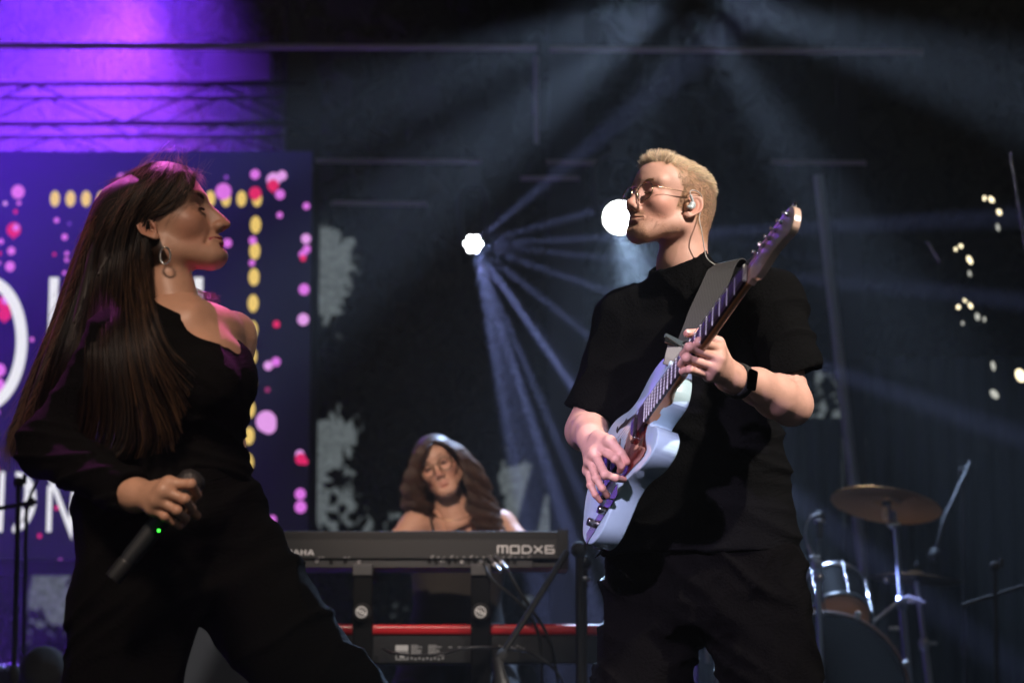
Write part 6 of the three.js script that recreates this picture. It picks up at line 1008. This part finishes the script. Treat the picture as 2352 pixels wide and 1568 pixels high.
  // floor tom / second shell seen between the guitarist's legs
  const fc = at(1655, 1500, 8.0), ft = thing('floor_tom', 'dark blue floor tom with chrome fittings seen between the guitarist legs', 'drum', [fc[0], 0, fc[2]]), fy = at(1655, 1422, 8.0)[1];
  part('shell', new THREE.CylinderGeometry(0.1, 0.1, fy - 0.2, 40, 1, true).translate(0, (fy + 0.2) / 2, 0), std([0.02, 0.03, 0.06], 0.2, 0, { clearcoat: 1 }), ft); part('head', lathe([[0, fy + 0.004], [0.1, fy + 0.004]], 40), MAT.rubber, ft); part('hoop', lathe([[0.1, fy - 0.02], [0.107, fy - 0.02], [0.108, fy + 0.008], [0.1, fy + 0.008]], 40), MAT.black, ft);
  for (let k = 0; k < 5; k++) { const a = k * 1.2566 + 0.5; part('leg', [rod([Math.cos(a) * 0.108, 0.02, Math.sin(a) * 0.108], [Math.cos(a) * 0.108, fy - 0.05, Math.sin(a) * 0.108], 0.005)], hard, ft); part('lug', box(0.014, 0.05, 0.014, [Math.cos(a + 0.3) * 0.107, fy - 0.12, Math.sin(a + 0.3) * 0.107], 0.004, 0, -a - 0.3, 0), hard, ft); }
  // microphones on the drums
  const clipMic = (label, p, d, tone) => { const m = thing('drum_microphone', label, 'microphone', p); part('body', aim(lathe([[0, 0], [0.011, 0.001], [0.013, 0.05], [0.017, 0.06], [0.018, 0.085], [0.01, 0.098], [0, 0.1]], 22), [0, 0, 0], d), tone, m); part('band', aim(lathe([[0.0135, 0.052], [0.0185, 0.058], [0.0185, 0.064], [0.0135, 0.066]], 22), [0, 0, 0], d), hard, m); part('cable', tube([[0, 0, 0], [-0.01, -0.05, 0.01], [-0.005, -0.14, 0.0], [0.02, -0.26, -0.02]], 0.003, 20, 6), MAT.rubber, m); return m; };
  clipMic('small black drum microphone above the rack tom, left of the bronze cymbal', at(1884, 1236, 8.2), [0.05, 0.9, -0.3], MAT.black);
  clipMic('silver-banded drum microphone standing left of the rack tom', at(1880, 1345, 8.15), [-0.05, 0.95, -0.2], std([0.25, 0.28, 0.32], 0.35, 0.8));
  { const t = thing('microphone_clip', 'chrome curved clip rim glinting above the rack tom', 'clip', at(1865, 1200, 8.2)); part('hoop', tube([[0.028, 0.03, 0], [0.004, 0.024, 0.004], [-0.016, 0.0, 0.006], [-0.022, -0.04, 0.004], [-0.016, -0.075, 0]], 0.0035, 24, 8), hard, t); part('bracket', tube([[-0.016, -0.075, 0], [0.0, -0.11, 0], [0.012, -0.15, 0]], 0.006, 12, 8), hard, t); }
  { const p = at(1878, 1285, 8.1), t = thing('tom_holder', 'chrome tom holder post left of the rack tom', 'holder', [p[0], 0, p[2]]); part('post', rod([0.01, 0.55, 0], [0, p[1] - 0.02, 0], 0.01), std([0.3, 0.36, 0.44], 0.3, 0.9), t); part('memory_lock', lathe([[0, p[1] - 0.03], [0.016, p[1] - 0.03], [0.018, p[1] - 0.005], [0.01, p[1]], [0, p[1]]], 20), hard, t); part('ball_clamp', new THREE.SphereGeometry(0.018, 18, 12).translate(0.004, p[1] - 0.06, 0), hard, t); part('knob', box(0.035, 0.012, 0.014, [-0.01, p[1] + 0.008, 0.01], 0.004), hard, t); }
  // overhead microphone, hi-hat rods
  const oa = at(2170, 1195, 8.9), ob = at(2152, 1258, 8.9); { const m = thing('overhead_microphone', 'dark overhead microphone hanging right of the bronze cymbal', 'microphone', oa); part('stem', rod([0, 0, 0], sub(ob, oa), 0.008), MAT.black, m); part('capsule', aim(lathe([[0, 0], [0.018, 0.005], [0.024, 0.03], [0.018, 0.05], [0, 0.055]], 20), sub(ob, oa), [-0.3, -0.9, 0.1]), MAT.black, m); }
  micStand('microphone_stand', 'tall dark microphone stand at the right behind the cymbals', [at(2215, 1400, 9.1)[0], 0, at(2215, 1400, 9.1)[2]], at(2212, 1080, 9.1), at(2230, 1060, 9.0), at(2165, 1200, 8.92), { r: 0.008 });
  micStand('microphone_stand', 'dark stand with a chrome glint at the far right edge by the drums', [at(2288, 1560, 8.0)[0], 0, at(2288, 1560, 8.0)[2]], at(2286, 1300, 8.0), at(2210, 1390, 8.0), at(2352, 1345, 8.0), { r: 0.008 });
  { const t = thing('boom_rod', 'small chrome boom arm by the dark cymbal edge', 'rod', at(2066, 1440, 8.6)); part('rod', tube([[-0.09, 0.02, 0], [0, 0.09, 0], [0.03, 0.105, 0], [0.09, 0.085, 0.02]], 0.006, 24, 8), MAT.steel, t); part('nut', new THREE.SphereGeometry(0.011, 14, 10).translate(-0.045, 0.165, 0.02), hard, t); part('wing', box(0.04, 0.014, 0.012, [-0.02, -0.005, 0.02], 0.004), hard, t); }
  // bright thin rods at the right edge
  for (const [p, e, lab] of [[[2322, 350, 8.6], [2372, 660, 8.6], 'thin bright metal rod leaning at the right edge of the picture'], [[2130, 553, 9.2], [2160, 604, 9.2], 'short thin glinting rod in the dark upper right']]) tag(part('thin_rod', rod(at(...p), at(...e), 0.004), std([0.75, 0.72, 0.68], 0.25, 1)), lab, 'rod');
}

renderer.render(scene, camera);
